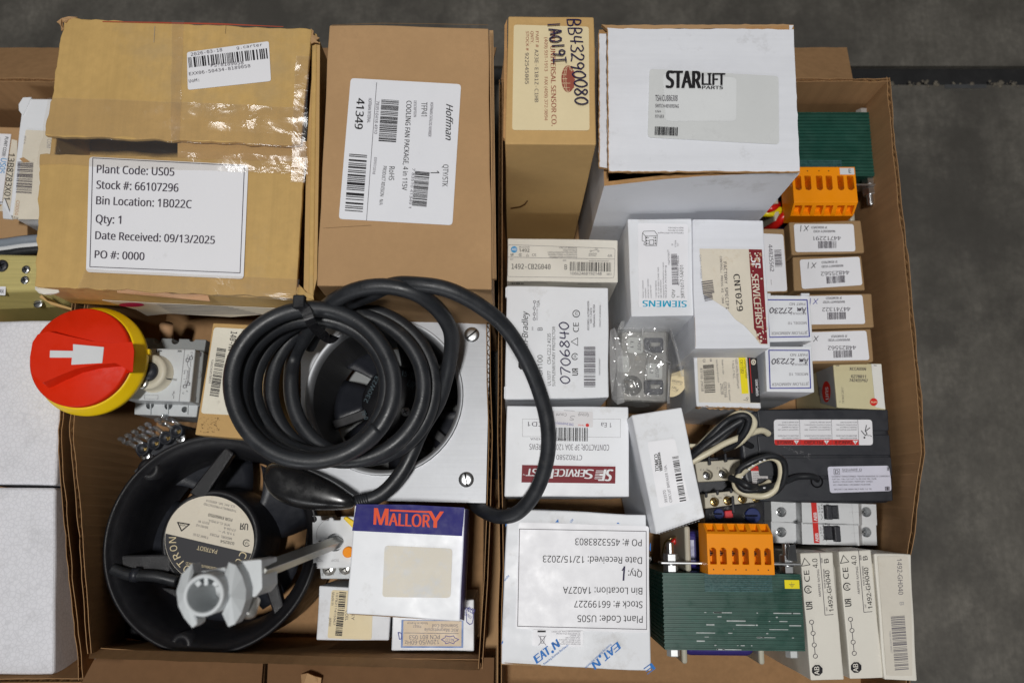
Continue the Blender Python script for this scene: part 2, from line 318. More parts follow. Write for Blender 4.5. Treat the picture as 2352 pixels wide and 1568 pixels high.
class Ink:
    def __init__(s, plane, T=D, off=.0009):
        s.p = plane; s.T = T; s.off = off; s.mb = MB(); s.k = 0
    def _h(s, pts, extra=0.):
        s.k += 1; o = s.off+s.k*.000004+extra
        return [s.p.hit(*s.T(*p), o) for p in pts]
    def poly(s, pts, m=K, fs=None):
        v = s._h(pts); s.mb.add(v, fs or [tuple(range(len(v)))], m); return s
    def rect(s, x0, y0, x1, y1, m=K): return s.poly([(x0, y0), (x1, y0), (x1, y1), (x0, y1)], m)
    def line(s, pts, w, m=K):
        vs = []; fs = []
        for a, b in zip(pts[:-1], pts[1:]):
            a = Vector(a); b = Vector(b); d = (b-a)
            if d.length < 1e-6: continue
            d.normalize(); n = Vector((-d.y, d.x))*w*.5; a = a-d*w*.3; b = b+d*w*.3; o = len(vs)
            vs += [a+n, b+n, b-n, a-n]; fs.append((o, o+1, o+2, o+3))
        for i, f in enumerate(fs):
            s.k += 1; v = s._h([tuple(vs[j]) for j in f]); s.mb.add(v, [(0, 1, 2, 3)], m)
        return s
    def frame(s, q, w, m=K): return s.line(list(q)+[q[0]], w, m)
    def disc(s, cx, cy, rx, ry=None, m=K, n=28):
        ry = ry or rx; return s.poly([(cx+rx*cos(2*pi*i/n), cy+ry*sin(2*pi*i/n)) for i in range(n)], m)
    def ring(s, cx, cy, rx, w, m=K, ry=None, n=28, a0=0., a1=2*pi):
        ry = ry or rx; vs = []; fs = []
        for i in range(n+1):
            a = a0+(a1-a0)*i/n; vs += [(cx+(rx-w/2)*cos(a), cy+(ry-w/2)*sin(a)), (cx+(rx+w/2)*cos(a), cy+(ry+w/2)*sin(a))]
        for i in range(n): fs.append((2*i, 2*i+1, 2*i+3, 2*i+2))
        return s.poly(vs, m, fs)
    def mono(s, t, x0, y0, x1, y1, h, m=K, bold=0.): return s.text(t, x0, y0, x1, y1, h, m, bold, 0., 'mono')
    def text(s, t, x0, y0, x1, y1, h, m=K, bold=0., shear=0., face='sans'):
        g, f = glyphs(t, bold, face); d = Vector((x1-x0, y1-y0)); u = Vector((d.y, -d.x)).normalized()*h; sh = d.normalized()*h*shear
        e = d.normalized()*h*min(bold, .06)*1.1
        for w in ((0,) if bold <= .004 else (-1, 0, 1)):
            s.poly([(x0+d.x*a+u.x*b+sh.x*b+e.x*w, y0+d.y*a+u.y*b+sh.y*b+e.y*w) for a, b in g], m, f)
        return s
    def arc(s, t, cx, cy, r, a0, a1, h, m=K, bold=0.):   # letters along an arc, tops outwards when a1>a0 in screen angle
        n = len(t)
        for i, ch in enumerate(t):
            if ch == ' ': continue
            a = a0+(a1-a0)*(i+.5)/n; da = (a1-a0)/n*.38
            p = [(cx+r*cos(a+k*da), cy+r*sin(a+k*da)) for k in (-1, 1)]
            s.text(ch, *p[0], *p[1], h, m, bold)
        return s
    def bars(s, x0, y0, x1, y1, h, m=K, n=60, seed=1):
        rnd = random.Random(seed); w = [rnd.choice((1, 1, 1, 2, 2, 3)) for _ in range(n)]; tot = sum(w); d = Vector((x1-x0, y1-y0)); u = Vector((d.y, -d.x)).normalized()*h
        vs = []; fs = []; a = 0
        for i, k in enumerate(w):
            if i % 2 == 0:
                p = Vector((x0, y0))+d*(a/tot); q = Vector((x0, y0))+d*((a+k)/tot); o = len(vs)
                vs += [tuple(p), tuple(q), tuple(q+u), tuple(p+u)]; fs.append((o, o+1, o+2, o+3))
            a += k
        return s.poly(vs, m, fs)
    def hand(s, t, x0, y0, x1, y1, h, w, m=K, slant=.12, seed=3):
        rnd = random.Random(seed); d = Vector((x1-x0, y1-y0)); n = len(t); e = d.normalized(); u = Vector((e.y, -e.x)); cw = d.length/n
        for i, ch in enumerate(t):
            for st_ in STK.get(ch, []):
                pts = [p.to_2d() if len(p) == 3 else p for p in catmull([(*q, 0) for q in st_], 4)]
                j = rnd.uniform(-.06, .06); r = rnd.uniform(-.1, .1)
                s.line([tuple(Vector((x0, y0))+e*(cw*(i+p[0]*1.5)+slant*p[1]*h)+u*h*(p[1]+j+r*p[0])) for p in pts], w, m)
        return s
    def lines(s, x0, y0, dx, dy, px, py, n, h, m=KM, seed=1, chars=26):   # block of small copy
        rnd = random.Random(seed)
        for i in range(n):
            f = rnd.uniform(.7, 1.); t = ''.join(rnd.choice('aeionrstlcmu  ') for _ in range(int(chars*f)))
            t = 'n'+t.strip()+'r'
            s.text(t, x0+px*i, y0+py*i, x0+px*i+dx*f, y0+py*i+dy*f, h, m)
        return s
    def build(s, name, parent): return s.mb.build(name, K, parent)
def rounded(q, r, n=4):
    out = []; k = len(q); q = [Vector(p) for p in q]
    for i in range(k):
        a, b, c = q[i-1], q[i], q[(i+1) % k]; u = (a-b).normalized(); v = (c-b).normalized()
        for j in range(n+1):
            t = j/n; p = b+u*r*(1-t)**2+v*r*t**2
            out.append((p.x, p.y))
    return out
def label(parent, plane, T, quad, m=M_label, r=14, name='label', off=.0004, th=.00025):
    mb = MB(); n = plane.n
    top = [plane.hit(*T(*p), off+th) for p in (rounded(quad, r) if r else quad)]
    mb.slab(top, -n*th); return mb.build(name, m, parent)
def warp(o, amp, sc=18., seed=0):
    for v in o.data.vertices: v.co += noise.noise_vector(v.co*sc+Vector((seed, 0, 0)))*amp
def boxmesh(c, n=6):
    """closed box from 8 world corners, every side a grid so that edges can wander"""
    bm = bmesh.new(); vv = [bm.verts.new(p) for p in c]
    for f in [(0, 1, 2, 3), (7, 6, 5, 4), (0, 4, 5, 1), (1, 5, 6, 2), (2, 6, 7, 3), (3, 7, 4, 0)]: bm.faces.new([vv[i] for i in f])
    bmesh.ops.recalc_face_normals(bm, faces=bm.faces)
    bmesh.ops.subdivide_edges(bm, edges=bm.edges[:], cuts=n, use_grid_fill=True); return bm
class Bx: pass
def bx(name, lab, cat, quad, zt, zb, m, T=D, group=None, amp=.0006, bev=.0009, body='body', zs=None, shrink=0.):
    """a closed box: quad = outline of its top in the grid (TL, TR, BR, BL), zt / zb = heights of top and bottom"""
    b = Bx(); q = [T(*p) for p in quad]; zs = zs or [zt]*4
    b.t = [P(*p, z) for p, z in zip(q, zs)]
    c = sum(b.t, Vector())/4
    b.b = [Vector((p.x+(c.x-p.x)*shrink, p.y+(c.y-p.y)*shrink, zb)) for p in b.t]
    b.root = thing(name, lab, cat, (c.x, c.y, zb), group)
    bm = boxmesh([p-Vector(b.root.location) for p in b.t+b.b])
    sd = random.random()*50
    rl = Vector(b.root.location)
    for v in bm.verts:
        d = noise.noise_vector((v.co+rl)*26+Vector((sd, 0, 0)))*amp; d.z *= .3; v.co += d
    me = bpy.data.meshes.new(body); bm.to_mesh(me); bm.free(); me.materials.append(m)
    o = bpy.data.objects.new(body, me); COL.objects.link(o); o.parent = b.root; b.body = o
    md = o.modifiers.new('bevel', 'BEVEL'); md.width = bev; md.segments = 2; md.limit_method = 'ANGLE'; md.angle_limit = radians(40)
    for p in me.polygons: p.use_smooth = False
    b.top = Pl(b.t[0], b.t[1], b.t[2]) if zs == [zt]*4 else Pl(b.t[0], b.t[1], b.t[3])
    b.side = lambda i: Pl(b.t[i], b.t[(i+1) % 4], b.b[i])
    return b
def seam(b, T, pts, w=1.2, m=None, name='flap_edge'):
    k = Ink(b.top, T, .0005); k.line(pts, w, m or KM); return k.build(name, b.body)
# ------------------------------------------------------------------ the setting: floor with its joint, cartons
yj0, yj1 = P(2100, 191, 0).y, P(2100, 147, 0).y
m = MB(); zf = -.004
def fl(x0, y0, x1, y1): m.box(x0, y0, zf-.05, x1, y1, zf)
fl(-3, -3, 3, yj0); fl(-3, yj1, 3, 3)
o = m.build('floor', M_floor); tag(o, 'worn grey concrete floor around the cartons', None, None, 'structure')
m = MB(); m.box(-3, yj0-.001, zf-.05, 3, yj1+.001, zf-.006, M_joint)
o = m.build('floor_joint', M_joint); tag(o, 'dark filled joint crossing the concrete floor', None, None, 'structure')
m = MB(); rnd = random.Random(5)
for i in range(46):
    p = P(rnd.uniform(2045, 2345), 194+rnd.gauss(0, 4), zf); r = rnd.uniform(.0008, .0028)
    m.lathe(p, [(r*rnd.uniform(.6, 1), 0), (r*.8, r*.5), (0, r*.6)], 5, None)
o = m.build('grit', mat('sandy grit', (.16, .14, .11), .9, var=.3)); tag(o, 'pale grit along the edge of the floor joint', None, None, 'stuff')
m = MB(); q = [P(*B4, zf+.0012) for B4 in ((2170, 194), (2266, 194), (2266, 203), (2170, 203))]; m.slab(q, (0, 0, -.0012))
o = m.build('metal_strip', M_steel); tag(o, 'small flat grey metal strip lying beside the floor joint', 'metal strip')

def wall_mesh(rim, base, th=.0032, fl_pitch=.0075, jag=.0009, seed=0):
    """corrugated board wall: two liners with a wavy flute between, rim and base are world polylines"""
    m = MB(); N = 60
    def samp(pl):
        L = [0]
        for a, b in zip(pl[:-1], pl[1:]): L.append(L[-1]+(b-a).length)
        out = []
        for i in range(N+1):
            t = L[-1]*i/N; k = max(j for j in range(len(L)-1) if L[j] <= t+1e-9)
            out.append(pl[k].lerp(pl[k+1], (t-L[k])/(L[k+1]-L[k])))
        return out, L[-1]
    R, ln = samp(rim); B, _ = samp(base)
    for k, side in enumerate((-1, 1)):
        vs = []; fs = []
        for i in range(N+1):
            t = (R[min(i+1, N)]-R[max(i-1, 0)]); t.z = 0; t.normalize(); n = Vector((-t.y, t.x, 0))
            j = noise.noise(R[i]*70+Vector((seed, k*9, 0)))*jag*2+noise.noise(R[i]*300)*jag
            r = R[i]+Vector((0, 0, j)); o = n*side*th/2; p = n*side*(th/2-.0005)
            vs += [r+o, r+p, B[i]+p, B[i]+o]
        for i in range(N):
            a, b = 4*i, 4*i+4
            fs += [(a, b, b+1, a+1), (a+1, b+1, b+2, a+2), (a, a+3, b+3, b)]
        fs += [(0, 1, 2, 3), (4*N+3, 4*N+2, 4*N+1, 4*N)]
        m.add(vs, fs)
    nf = int(ln/fl_pitch*6); vs = []; fs = []
    for i in range(nf+1):
        t = i/nf*N; k = min(int(t), N-1); r = R[k].lerp(R[k+1], t-k); b = B[k].lerp(B[k+1], t-k)
        d = R[k+1]-R[k]; d.z = 0; d.normalize(); n = Vector((-d.y, d.x, 0))*sin(i/6*2*pi)*(th/2-.0006)
        dn = (b-r).normalized(); rr = r+Vector((0, 0, noise.noise(r*200+Vector((seed, 3, 3)))*jag*1.5-.0004))
        vs += [rr+n, r+dn*.02+n]
    for i in range(nf): fs.append((2*i, 2*i+1, 2*i+3, 2*i+2))
    m.add(vs, fs, M_cardedge); return m
RZ = .13
def carton(name, lab, corners, rims, bases, bottom=True):
    c = sum((Vector(b) for b in corners), Vector())/len(corners)
    r = thing(name, lab, 'carton', (c.x, c.y, 0))
    for i, (a, b) in enumerate(zip(rims, bases)): wall_mesh(a, b, seed=i*7).build('wall', M_carton, r)
    if bottom:
        m = MB(); m.slab([Vector((p[0], p[1], .0035)) for p in corners], (0, 0, -.0033)); m.build('bottom_panel', M_carton, r)
    return r
V = Vector
def W3(x, y, z=RZ): return V((x, y, z))
# middle carton
XL = -.342; XR = -.0205; YN = .362; YS = -.118; YB = -.113
mc = carton('cardboard_carton', 'open brown carton in the middle holding the fans and the coiled black cord',
    [(XL+.006, YB, 0), (XR-.006, YB, 0), (XR-.006, YN-.006, 0), (XL+.006, YN-.006, 0)],
    [[P(205, 1500, RZ), P(190, 1290, RZ), P(179, 1150, RZ), P(163, 990, RZ), P(178, 840, RZ), P(200, 690, RZ), W3(-.341, .2), W3(-.339, YN)],
     [W3(-.339, YN), W3(XR, YN)],
     [W3(XR-.002, YN), W3(XR+.002, .1), P(1127, 1000, RZ), P(1122, 1180, RZ), P(1116, 1330, RZ), P(1103, 1535, RZ)],
     [P(1102, 1519, .112), P(800, 1514, .112), P(460, 1508, .112), P(210, 1490, .112)]],
    [[W3(-.336, YB, .003), W3(-.337, 0, .003), W3(-.337, .2, .003), W3(-.335, YN-.004, .003)], [W3(-.333, YN-.004, .003), W3(XR-.004, YN-.004, .003)],
     [W3(XR-.004, YN-.004, .003), W3(XR-.004, .1, .003), W3(XR-.004, YB, .003)], [W3(XR-.004, YB, .003), W3(-.336, YB, .003)]])
def flapmesh(a, b, c, d, th=.003, seed=0, n=30):
    m = MB(); vs = []
    for i in range(n+1):
        t = i/n; p = a.lerp(b, t); q = d.lerp(c, t); j = noise.noise(V((t*40+seed, 0, 0)))*.0016
        q = q+(q-p).normalized()*j
        vs += [p, q, q-V((0, 0, th)), p-V((0, 0, th))]
    fs = []
    for i in range(n):
        e, g = 4*i, 4*i+4; fs += [(e, g, g+1, e+1), (e+1, g+1, g+2, e+2), (e+3, e+2, g+2, g+3), (e, e+3, g+3, g)]
    fs += [(0, 1, 2, 3), (4*n+3, 4*n+2, 4*n+1, 4*n)]
    m.add(vs, fs); return m
flapmesh(P(208, 1489, .1125), P(1103, 1518, .1125), P(1101, 1538, RZ), P(204, 1511, RZ), seed=12).build('wall_flare', M_carton, mc)
def backflap(root, x0, x1, px0, px1, seed):
    a, b = W3(x0, YN, RZ-.001), W3(x1, YN, RZ-.001); z = .088
    flapmesh(a, b, P(px1, 109, z), P(px0, 111, z), seed=seed).build('flap', M_carton, root)
backflap(mc, -.336, XR, 225, 1140, 1)
# right carton
rr = [P(2040, 178, RZ), P(2050, 300, RZ), P(2064, 440, RZ), P(2084, 612, RZ), P(2094, 722, RZ), P(2104, 826, RZ), P(2114, 930, RZ), P(2121, 1033, RZ), P(2111, 1100, RZ), P(2096, 1222, RZ), P(2086, 1285, .127), P(2090, 1400, .105), P(2082, 1668, .105)]
XE = rr[0].x; XQ = -.0095
rc = carton('cardboard_carton', 'open brown carton on the right packed with white boxes and two green transformers',
    [(XQ+.004, -.152, 0), (.310, -.152, 0), (.316, YN-.005, 0), (XQ+.004, YN-.005, 0)],
    [rr, [W3(XE, YN), W3(XQ, YN)],
     [W3(XQ, YN), W3(XQ, .1), P(1147, 1000, RZ), P(1150, 1150, RZ), P(1152, 1300, RZ), P(1148, 1400, RZ), P(1147, 1670, RZ)],
     [P(1147, 1670, RZ), P(2082, 1668, .105)]],
    [[W3(.316, YN-.004, .003), W3(.318, .2, .003), W3(.319, 0, .003), W3(.310, -.152, .003)], [W3(.316, YN-.004, .003), W3(XQ+.004, YN-.004, .003)],
     [W3(XQ+.004, YN-.004, .003), W3(XQ+.004, -.152, .003)], [W3(XQ+.004, -.152, .003), W3(.310, -.152, .003)]])
backflap(rc, XQ, P(1960, 178, RZ).x, 1160, 1945, 2)
# left carton
XO = -.353
lc = carton('cardboard_carton', 'brown carton cut off by the left edge holding white foam and a brass case',
    [(-.64, -.10, 0), (XO-.006, -.10, 0), (XO-.006, YN-.005, 0), (-.64, YN-.005, 0)],
    [[W3(-.352, YN), W3(-.356, .22), P(171, 690, RZ), P(150, 850, RZ), P(137, 1000, RZ), P(147, 1149, RZ), P(161, 1317, RZ), P(176, 1449, RZ), P(186, 1560, RZ)],
     [W3(-.352, YN), W3(-.66, YN)], [P(188, 1562, RZ), W3(-.66, -.125)]],
    [[W3(XO-.006, YN-.004, .003), W3(XO-.006, .1, .003), W3(XO-.006, -.1, .003)], [W3(XO-.006, YN-.004, .003), W3(-.65, YN-.004, .003)], [W3(XO-.006, -.1, .003), W3(-.65, -.1, .003)]])
backflap(lc, -.66, -.356, -260, 205, 3)
# cartons in front, only their near tops enter the frame
for i, (x0, x1, lab) in enumerate(((-.372, -.209, 'brown carton top at the bottom edge of the photo beside the white foam'),
                                   (-.205, -.015, 'brown carton with a torn flap corner at the bottom edge below the white solenoid boxes'))):
    r = thing('cardboard_carton', lab, 'carton', ((x0+x1)/2, -.25, 0)); zt = .045
    m = MB(); m.box(x0, -.40, 0, x1, -.122, zt-.004); m.build('body', M_shaded_board, r, bevel=.002)
    flapmesh(V((x0, -.1215, zt)), V((x1, -.1215, zt)), V((x1-.003, -.27, zt+.002)), V((x0+.003, -.27, zt+.002)), seed=5+i).build('flap', M_shaded_board, r)
    if i:
        m = MB(); a = [P(691, 1548, zt+.004), P(706, 1545, zt+.014), P(722, 1552, zt+.016), P(738, 1556, zt+.010), P(735, 1585, zt+.004), P(694, 1582, zt+.003)]
        m.slab(a, (0, 0, -.0025), M_kraft); m.build('torn_corner', M_kraft, r)
# sheet of board under the gap between the cartons
m = MB(); m.slab([P(1060, 1100, -.001), P(1260, 1100, -.001), P(1260, 1580, -.001), P(1060, 1575, -.001)], (0, 0, -.0025), M_kraft)
o = m.build('cardboard_sheet', M_kraft); tag(o, 'brown board lying on the floor in the gap between two cartons', 'cardboard sheet')

# ------------------------------------------------------------------ boxes of the middle carton
# big taped box across the carton rims
zt = .193
def panel(q, z, th, T=A1): 
    m = MB(); n = 24; top = [P(*T(*p), z) for p in q]
    return m, top
r = thing('cardboard_box', 'large yellowed brown box closed with clear tape and a Plant Code label', 'box', (-.25, .22, .136))
Q = [P(*p, zt-.005) for p in ((149, 41), (728, 77), (720, 690), (79, 657))]
Bt = [V((p.x, p.y, .137)) for p in Q]
def thick(a, b, inn, z0):   # wall slab between corner a and b, thickness towards inn
    m = MB(); d = (b-a).normalized(); n = V((-d.y, d.x, 0)); n = n if n.dot(inn-a) > 0 else -n; t = .004
    m.hexa([a, b, b+n*t, a+n*t, V((*a.xy, z0)), V((*b.xy, z0)), V((*(b+n*t).xy, z0)), V((*(a+n*t).xy, z0))]); return m
ctr = sum(Q, V())/4; m = MB()
for i in range(4):
    w = thick(Q[i], Q[(i+1) % 4], ctr, .137); m.add(w.v, w.f)
m.slab([V((*p.xy, .140)) for p in Q], (0, 0, -.003)); body = m.build('body', M_old, r, bevel=.001)
def ragged(q, z, th, name, ragedges, seed, amp=.0016, lift=None):
    pts = []
    for i in range(4):
        a, b = P(*q[i], z), P(*q[(i+1) % 4], z); n = 40
        if lift: a.z += lift[i]; b.z += lift[(i+1) % 4]
        for j in range(n):
            p = a.lerp(b, j/n); d = (b-a).normalized(); nn = V((-d.y, d.x, 0))
            k = amp if i in ragedges else amp*.25
            p += nn*(noise.noise(p*90+V((seed, 0, 0)))*k+noise.noise(p*400+V((seed, 0, 0)))*k*.35); pts.append(p)
    m = MB(); m.slab(pts, (0, 0, -th)); return m.build(name, M_old, r, bevel=.0007)
ragged([(149, 41), (716, 68), (690, 334), (102, 311)], zt, .004, 'flap', (0, 2, 3), 3)
ragged([(91, 353), (699, 371), (679, 684), (79, 656)], zt, .004, 'flap', (0, 2, 3), 9, lift=(0, 0, -.001, -.001))
m = MB(); m.slab([P(*p, zt-.0055) for p in ((408, 312), (706, 325), (700, 385), (408, 378))], (0, 0, -.003)); m.build('inner_flap', M_kraft2, r)
m = MB(); m.slab([P(*p, zt-.0058) for p in ((735, 96), (721, 110), (704, 340), (697, 690), (716, 690), (728, 640), (733, 330))], (0, 0, -.003)); m.build('side_edge', M_kraft2, r)
# red worn print along the back edge
pt = Pl(zt); k = Ink(pt, A1, .0006)
k.poly([(700, 146), (1100, 152), (1500, 160), (1940, 182), (1935, 186), (1560, 172), (1300, 166), (980, 158), (700, 151)], ink('worn red', (170, 74, 50)))
k.line([(1058, 180), (1052, 290)], 2, KL); k.line([(1545, 170), (1540, 230)], 2, ink('crease', (140, 116, 80)))
k.build('worn_print', body)
# torn paper at the corners
def shred(T, pts, z, m, th=.0012):
    rnd = random.Random(len(pts)); t = [P(*T(x+rnd.uniform(-4, 4), y+rnd.uniform(-4, 4)), z+rnd.uniform(-.001, .0015)) for x, y in pts]
    mb = MB(); mb.slab(t, (0, 0, -th)); return mb.build('torn_paper', m, r, bevel=.0003)
shred(A1, [(385, 150), (420, 125), (470, 112), (530, 120), (470, 132), (452, 150), (425, 150), (440, 195), (420, 215), (415, 180), (400, 158)], zt, M_kraft)
shred(A1, [(2125, 195), (2142, 215), (2138, 240), (2185, 262), (2160, 275), (2190, 298), (2150, 285), (2125, 300), (2118, 250)], zt-.001, M_kraft)
shred(A4, [(238, 500), (300, 515), (395, 525), (405, 540), (385, 545), (340, 556), (300, 550), (262, 545), (240, 520)], zt-.004, M_cream)
shred(A4, [(2020, 500), (2060, 505), (2090, 540), (2140, 560), (2150, 590), (2110, 585), (2075, 560), (2030, 555)], zt-.002, M_old)
shred(A4, [(2040, 480), (2075, 520), (2060, 545), (2100, 575), (2070, 590), (2030, 560)], zt-.006, M_kraft)
shred(A4, [(795, 470), (840, 470), (870, 495), (950, 500), (1120, 530), (1180, 545), (1420, 552), (1440, 600), (1250, 585), (1000, 560), (800, 540)], zt-.0035, mat('torn pinkish tape', S(186, 146, 112), .35, var=.06))
# labels
l = label(r, pt, A1, [(1278, 358), (1838, 283), (1853, 555), (1284, 616)], r=16)
k = Ink(pt, A1)
k.mono('2026-03-18', 1306, 384, 1520, 351, 21, KG).mono('g.carter', 1618, 337, 1794, 316, 20, KG).bars(1293, 464, 1832, 401, 70, K, 73, 2)
k.mono('PS:8189058', 1442, 460, 1665, 440, 21, KG).mono('EXX06-50434-8189058', 1293, 517, 1712, 461, 21, KG).mono('UoM:', 1292, 566, 1362, 557, 21, KG)
k.build('lettering', l)
q = [A1(610, 1072), A1(1698, 1128), A4(1665, 449), A4(588, 401)]
l = label(r, pt, D, q, r=9); k = Ink(pt, D)
k.frame([A1(634, 1081), A1(1671, 1135), A4(1641, 407), A4(614, 365)], 1.6, KG)
for t, a, b, h in (('Plant Code: US05', A1(662, 1183), A1(1190, 1203), 18.5), ('Stock #: 66107296', A1(659, 1290), A1(1218, 1312), 18.5), ('Bin Location: 1B022C', A1(657, 1397), A1(1308, 1424), 18.5),
                   ('Qty: 1', A1(654, 1523), A1(826, 1531), 18.5), ('Date Received: 09/13/2025', A4(651, 176), A4(1467, 209), 18), ('PO #: 0000', A4(647, 305), A4(985, 320), 17.5)):
    k.text(t, *a, *b, h, KG, .022)
k.build('lettering', l)
# front face: torn pasted papers
fp = Pl(P(79, 657, zt), P(680, 685, zt), P(79, 657, zt)-V((0, 0, .05))); 
fq = Pl(Q[3], Q[2], Bt[3])
l = label(r, fq, E4, [(555, 148), (1000, 172), (1865, 208), (1885, 240), (1500, 272), (1050, 246), (885, 262), (805, 218)], M_label_old, r=0, name='pasted_slip')
k = Ink(fq, E4); k.disc(770, 182, 92, 15, KMG)
for i in range(7): k.line([(960+i*18, 180+i*11), (1480+i*40, 196+i*9)], 3, KL)
k.build('lettering', l)
# tape: wrinkled clear film
def filmgrid(name, parent, q, z, nx, ny, amp, sag=None, m=M_tape, seed=0, T=D):
    c = [P(*T(*p), z) for p in q]; mb = MB(); vs = []
    for j in range(ny+1):
        for i in range(nx+1):
            u, v = i/nx, j/ny; p = c[0].lerp(c[1], u).lerp(c[3].lerp(c[2], u), v)
            p.z += noise.noise(p*60+V((seed, 0, 0)))*amp+abs(noise.noise(p*24+V((0, seed, 0))))*amp*.8+amp
            if sag: p.z -= sag(u, v)
            p += V((noise.noise(p*40), noise.noise(p*40+V((9, 9, 9))), 0))*.0012*(1 if (i in (0, nx) or j in (0, ny)) else .3); vs.append(p)
    fs = [(j*(nx+1)+i, j*(nx+1)+i+1, (j+1)*(nx+1)+i+1, (j+1)*(nx+1)+i) for j in range(ny) for i in range(nx)]
    mb.add(vs, fs, m, True); return mb.build(name, m, parent)
filmgrid('tape', r, [(112, 225), (700, 248), (706, 402), (86, 378)], zt+.0008, 70, 20, .0008, lambda u, v: .0022*max(0, 1-abs(v-.58)/.13), seed=2)
filmgrid('tape', r, [(395, 48), (424, 49), (412, 322), (392, 320)], zt+.0006, 6, 40, .0004, seed=4)
filmgrid('tape', r, [(680, 130), (712, 132), (700, 420), (668, 418)], zt+.0016, 8, 40, .0006, seed=8)
filmgrid('tape', r, [(195, 620), (690, 640), (684, 692), (180, 664)], zt+.0008, 40, 8, .0006, seed=11)

# cooling fan package box
b = bx('cardboard_box', 'tall brown box with a large white label reading cooling fan package', 'box', [(755, 56), (1122, 64), (1130, 664), (727, 656)], .228, .008, M_kraft, amp=.0012)
l = label(b.body, b.top, A2, m=M_label_smudge, quad=[(210, 535), (965, 577), (905, 1540), (128, 1497)], r=26)
k = Ink(b.top, A2)
k.text('Hoffman', 863, 712, 858, 950, 46, K, .02, .35).text('HOFFMAN CATALOG NUMBER', 755, 700, 740, 935, 20, KG).text('TFP41', 693, 700, 692, 795, 40, K).text('DESCRIPTION', 642, 690, 640, 800, 18, KG)
k.text('COOLING FAN PACKAGE, 4 in 115V', 592, 690, 560, 1300, 34, K, .01).bars(420, 680, 400, 965, 120, K, 61, 3).text('783510418 4910', 385, 690, 370, 915, 20, KG)
k.text('HOFFMAN INTERNAL', 332, 672, 322, 840, 22, KG).text('41349', 252, 672, 236, 880, 54, K, .03).line([(387, 565), (318, 1505)], 3, KG).bars(200, 1052, 170, 1440, 122, K, 45, 4)
k.text('03/07/2018', 372, 1075, 358, 1190, 18, KG).text('RoHS', 474, 1138, 470, 1232, 36, K).text('PRODUCT REVISION   N/A', 432, 1135, 404, 1400, 24, K)
k.bars(650, 1170, 628, 1405, 100, K, 61, 5).text('7 83510 41349 1', 632, 1150, 606, 1420, 18, KG).text('QTY/STK', 842, 1125, 836, 1275, 36, K).text('1', 756, 1168, 756, 1184, 60, K)
k.build('lettering', l)
k = Ink(b.top, A2, .0006); k.line([(80, 172), (400, 160), (760, 164), (1150, 172)], 3, ink('board crease', (120, 94, 62)))
k.line([(20, 1560), (350, 1540)], 2, ink('board crease', (150, 118, 80))); k.build('crease', b.body)
m = MB()
for i in range(3): m.slab([P(1124+i*3, 70, .222-i*.006), P(1127+i*3, 70, .222-i*.006), P(1134+i*3, 640, .222-i*.006), P(1131+i*3, 640, .222-i*.006)], (0, 0, -.004))
m.build('side_flap', M_kraft, b.root)

# contactor accessory box under the cord (140-MN-0063)
b = bx('cardboard_box', 'scuffed brown box with a speckled vertical barcode label behind the black cord', 'box', [(490, 742), (640, 748), (600, 1010), (447, 998)], .118, .004, M_kraft2)
l = label(b.body, b.top, E1, [(1262, 84), (1830, 116), (1760, 1130), (1108, 1096)], M_label_spk, r=40); k = Ink(b.top, E1)
k.mono('140-MN-0063', 1462, 130, 1398, 555, 74, K, .01).bars(1298, 325, 1210, 885, 108, K, 71, 6).text('10662468198551', 1232, 460, 1198, 740, 26, KG).text('CE', 1640, 135, 1636, 200, 50, K)
k.ring(1745, 165, 28, 6, K).line([(1608, 108), (1560, 390)], 4, KG).text('CAT', 1585, 125, 1582, 165, 16, KG); k.build('lettering', l)
k = Ink(b.top, E1, .0006); rnd = random.Random(8)
for i in range(60):
    x, y = rnd.uniform(1090, 1330), rnd.uniform(1140, 1320); k.line([(x, y), (x+rnd.uniform(-14, 14), y+rnd.uniform(-12, 12))], rnd.uniform(2, 6), ink('scuff', (96, 70, 44)))
k.build('scuff', b.body)

# blue banded box
b = bx('ignition_part_box', 'white box with a blue band and big orange red lettering', 'box', [(814, 1160), (1068, 1168), (1056, 1426), (795, 1409)], .165, .094, M_white2, amp=.0009)
k = Ink(b.top, B2, .0005)
k.poly([(397, 318), (740, 322), (1078, 340), (1063, 519), (370, 485)], M_navy)
k.text('M', 508, 446, 592, 450, 104, KO, .035).text('ALLOR', 602, 452, 858, 463, 78, KO, .035).text('Y', 846, 464, 940, 468, 104, KO, .035).line([(612, 357), (852, 367)], 11, KO)
rnd = random.Random(12)
k.poly(rounded([(575, 578), (1002, 598), (990, 908), (560, 902)], 24), mat('glue residue', S(214, 208, 195), .6, var=.04, scale=60, dirt=((.68, .69, .70), 45, .50, .8)))
for i in range(0):
    x, y = rnd.uniform(585, 975), rnd.gauss(740, 70); 
    if 595 < y < 895: k.disc(x, y, rnd.uniform(4, 20), rnd.uniform(3, 11), rnd.choice((KGLUE, KGLUE, M_white2)), 7)
k.build('printing', b.body)
sp = b.side(1); k = Ink(sp, B2, .0004)
k.poly([(1082, 345), (1110, 360), (1078, 1050), (1052, 1042)], mat('pale violet board', S(112, 108, 172), .4, var=.03)); k.build('side_print', b.body)
m = MB(); m.slab([P(*B2(335, 1000), .1635), P(*B2(1052, 1046), .1635), P(*B2(1045, 1056), .158), P(*B2(900, 1046), .157), P(*B2(560, 1022), .157), P(*B2(360, 1012), .158)], (0, 0, -.001)); m.build('torn_edge', M_kraft, b.root)

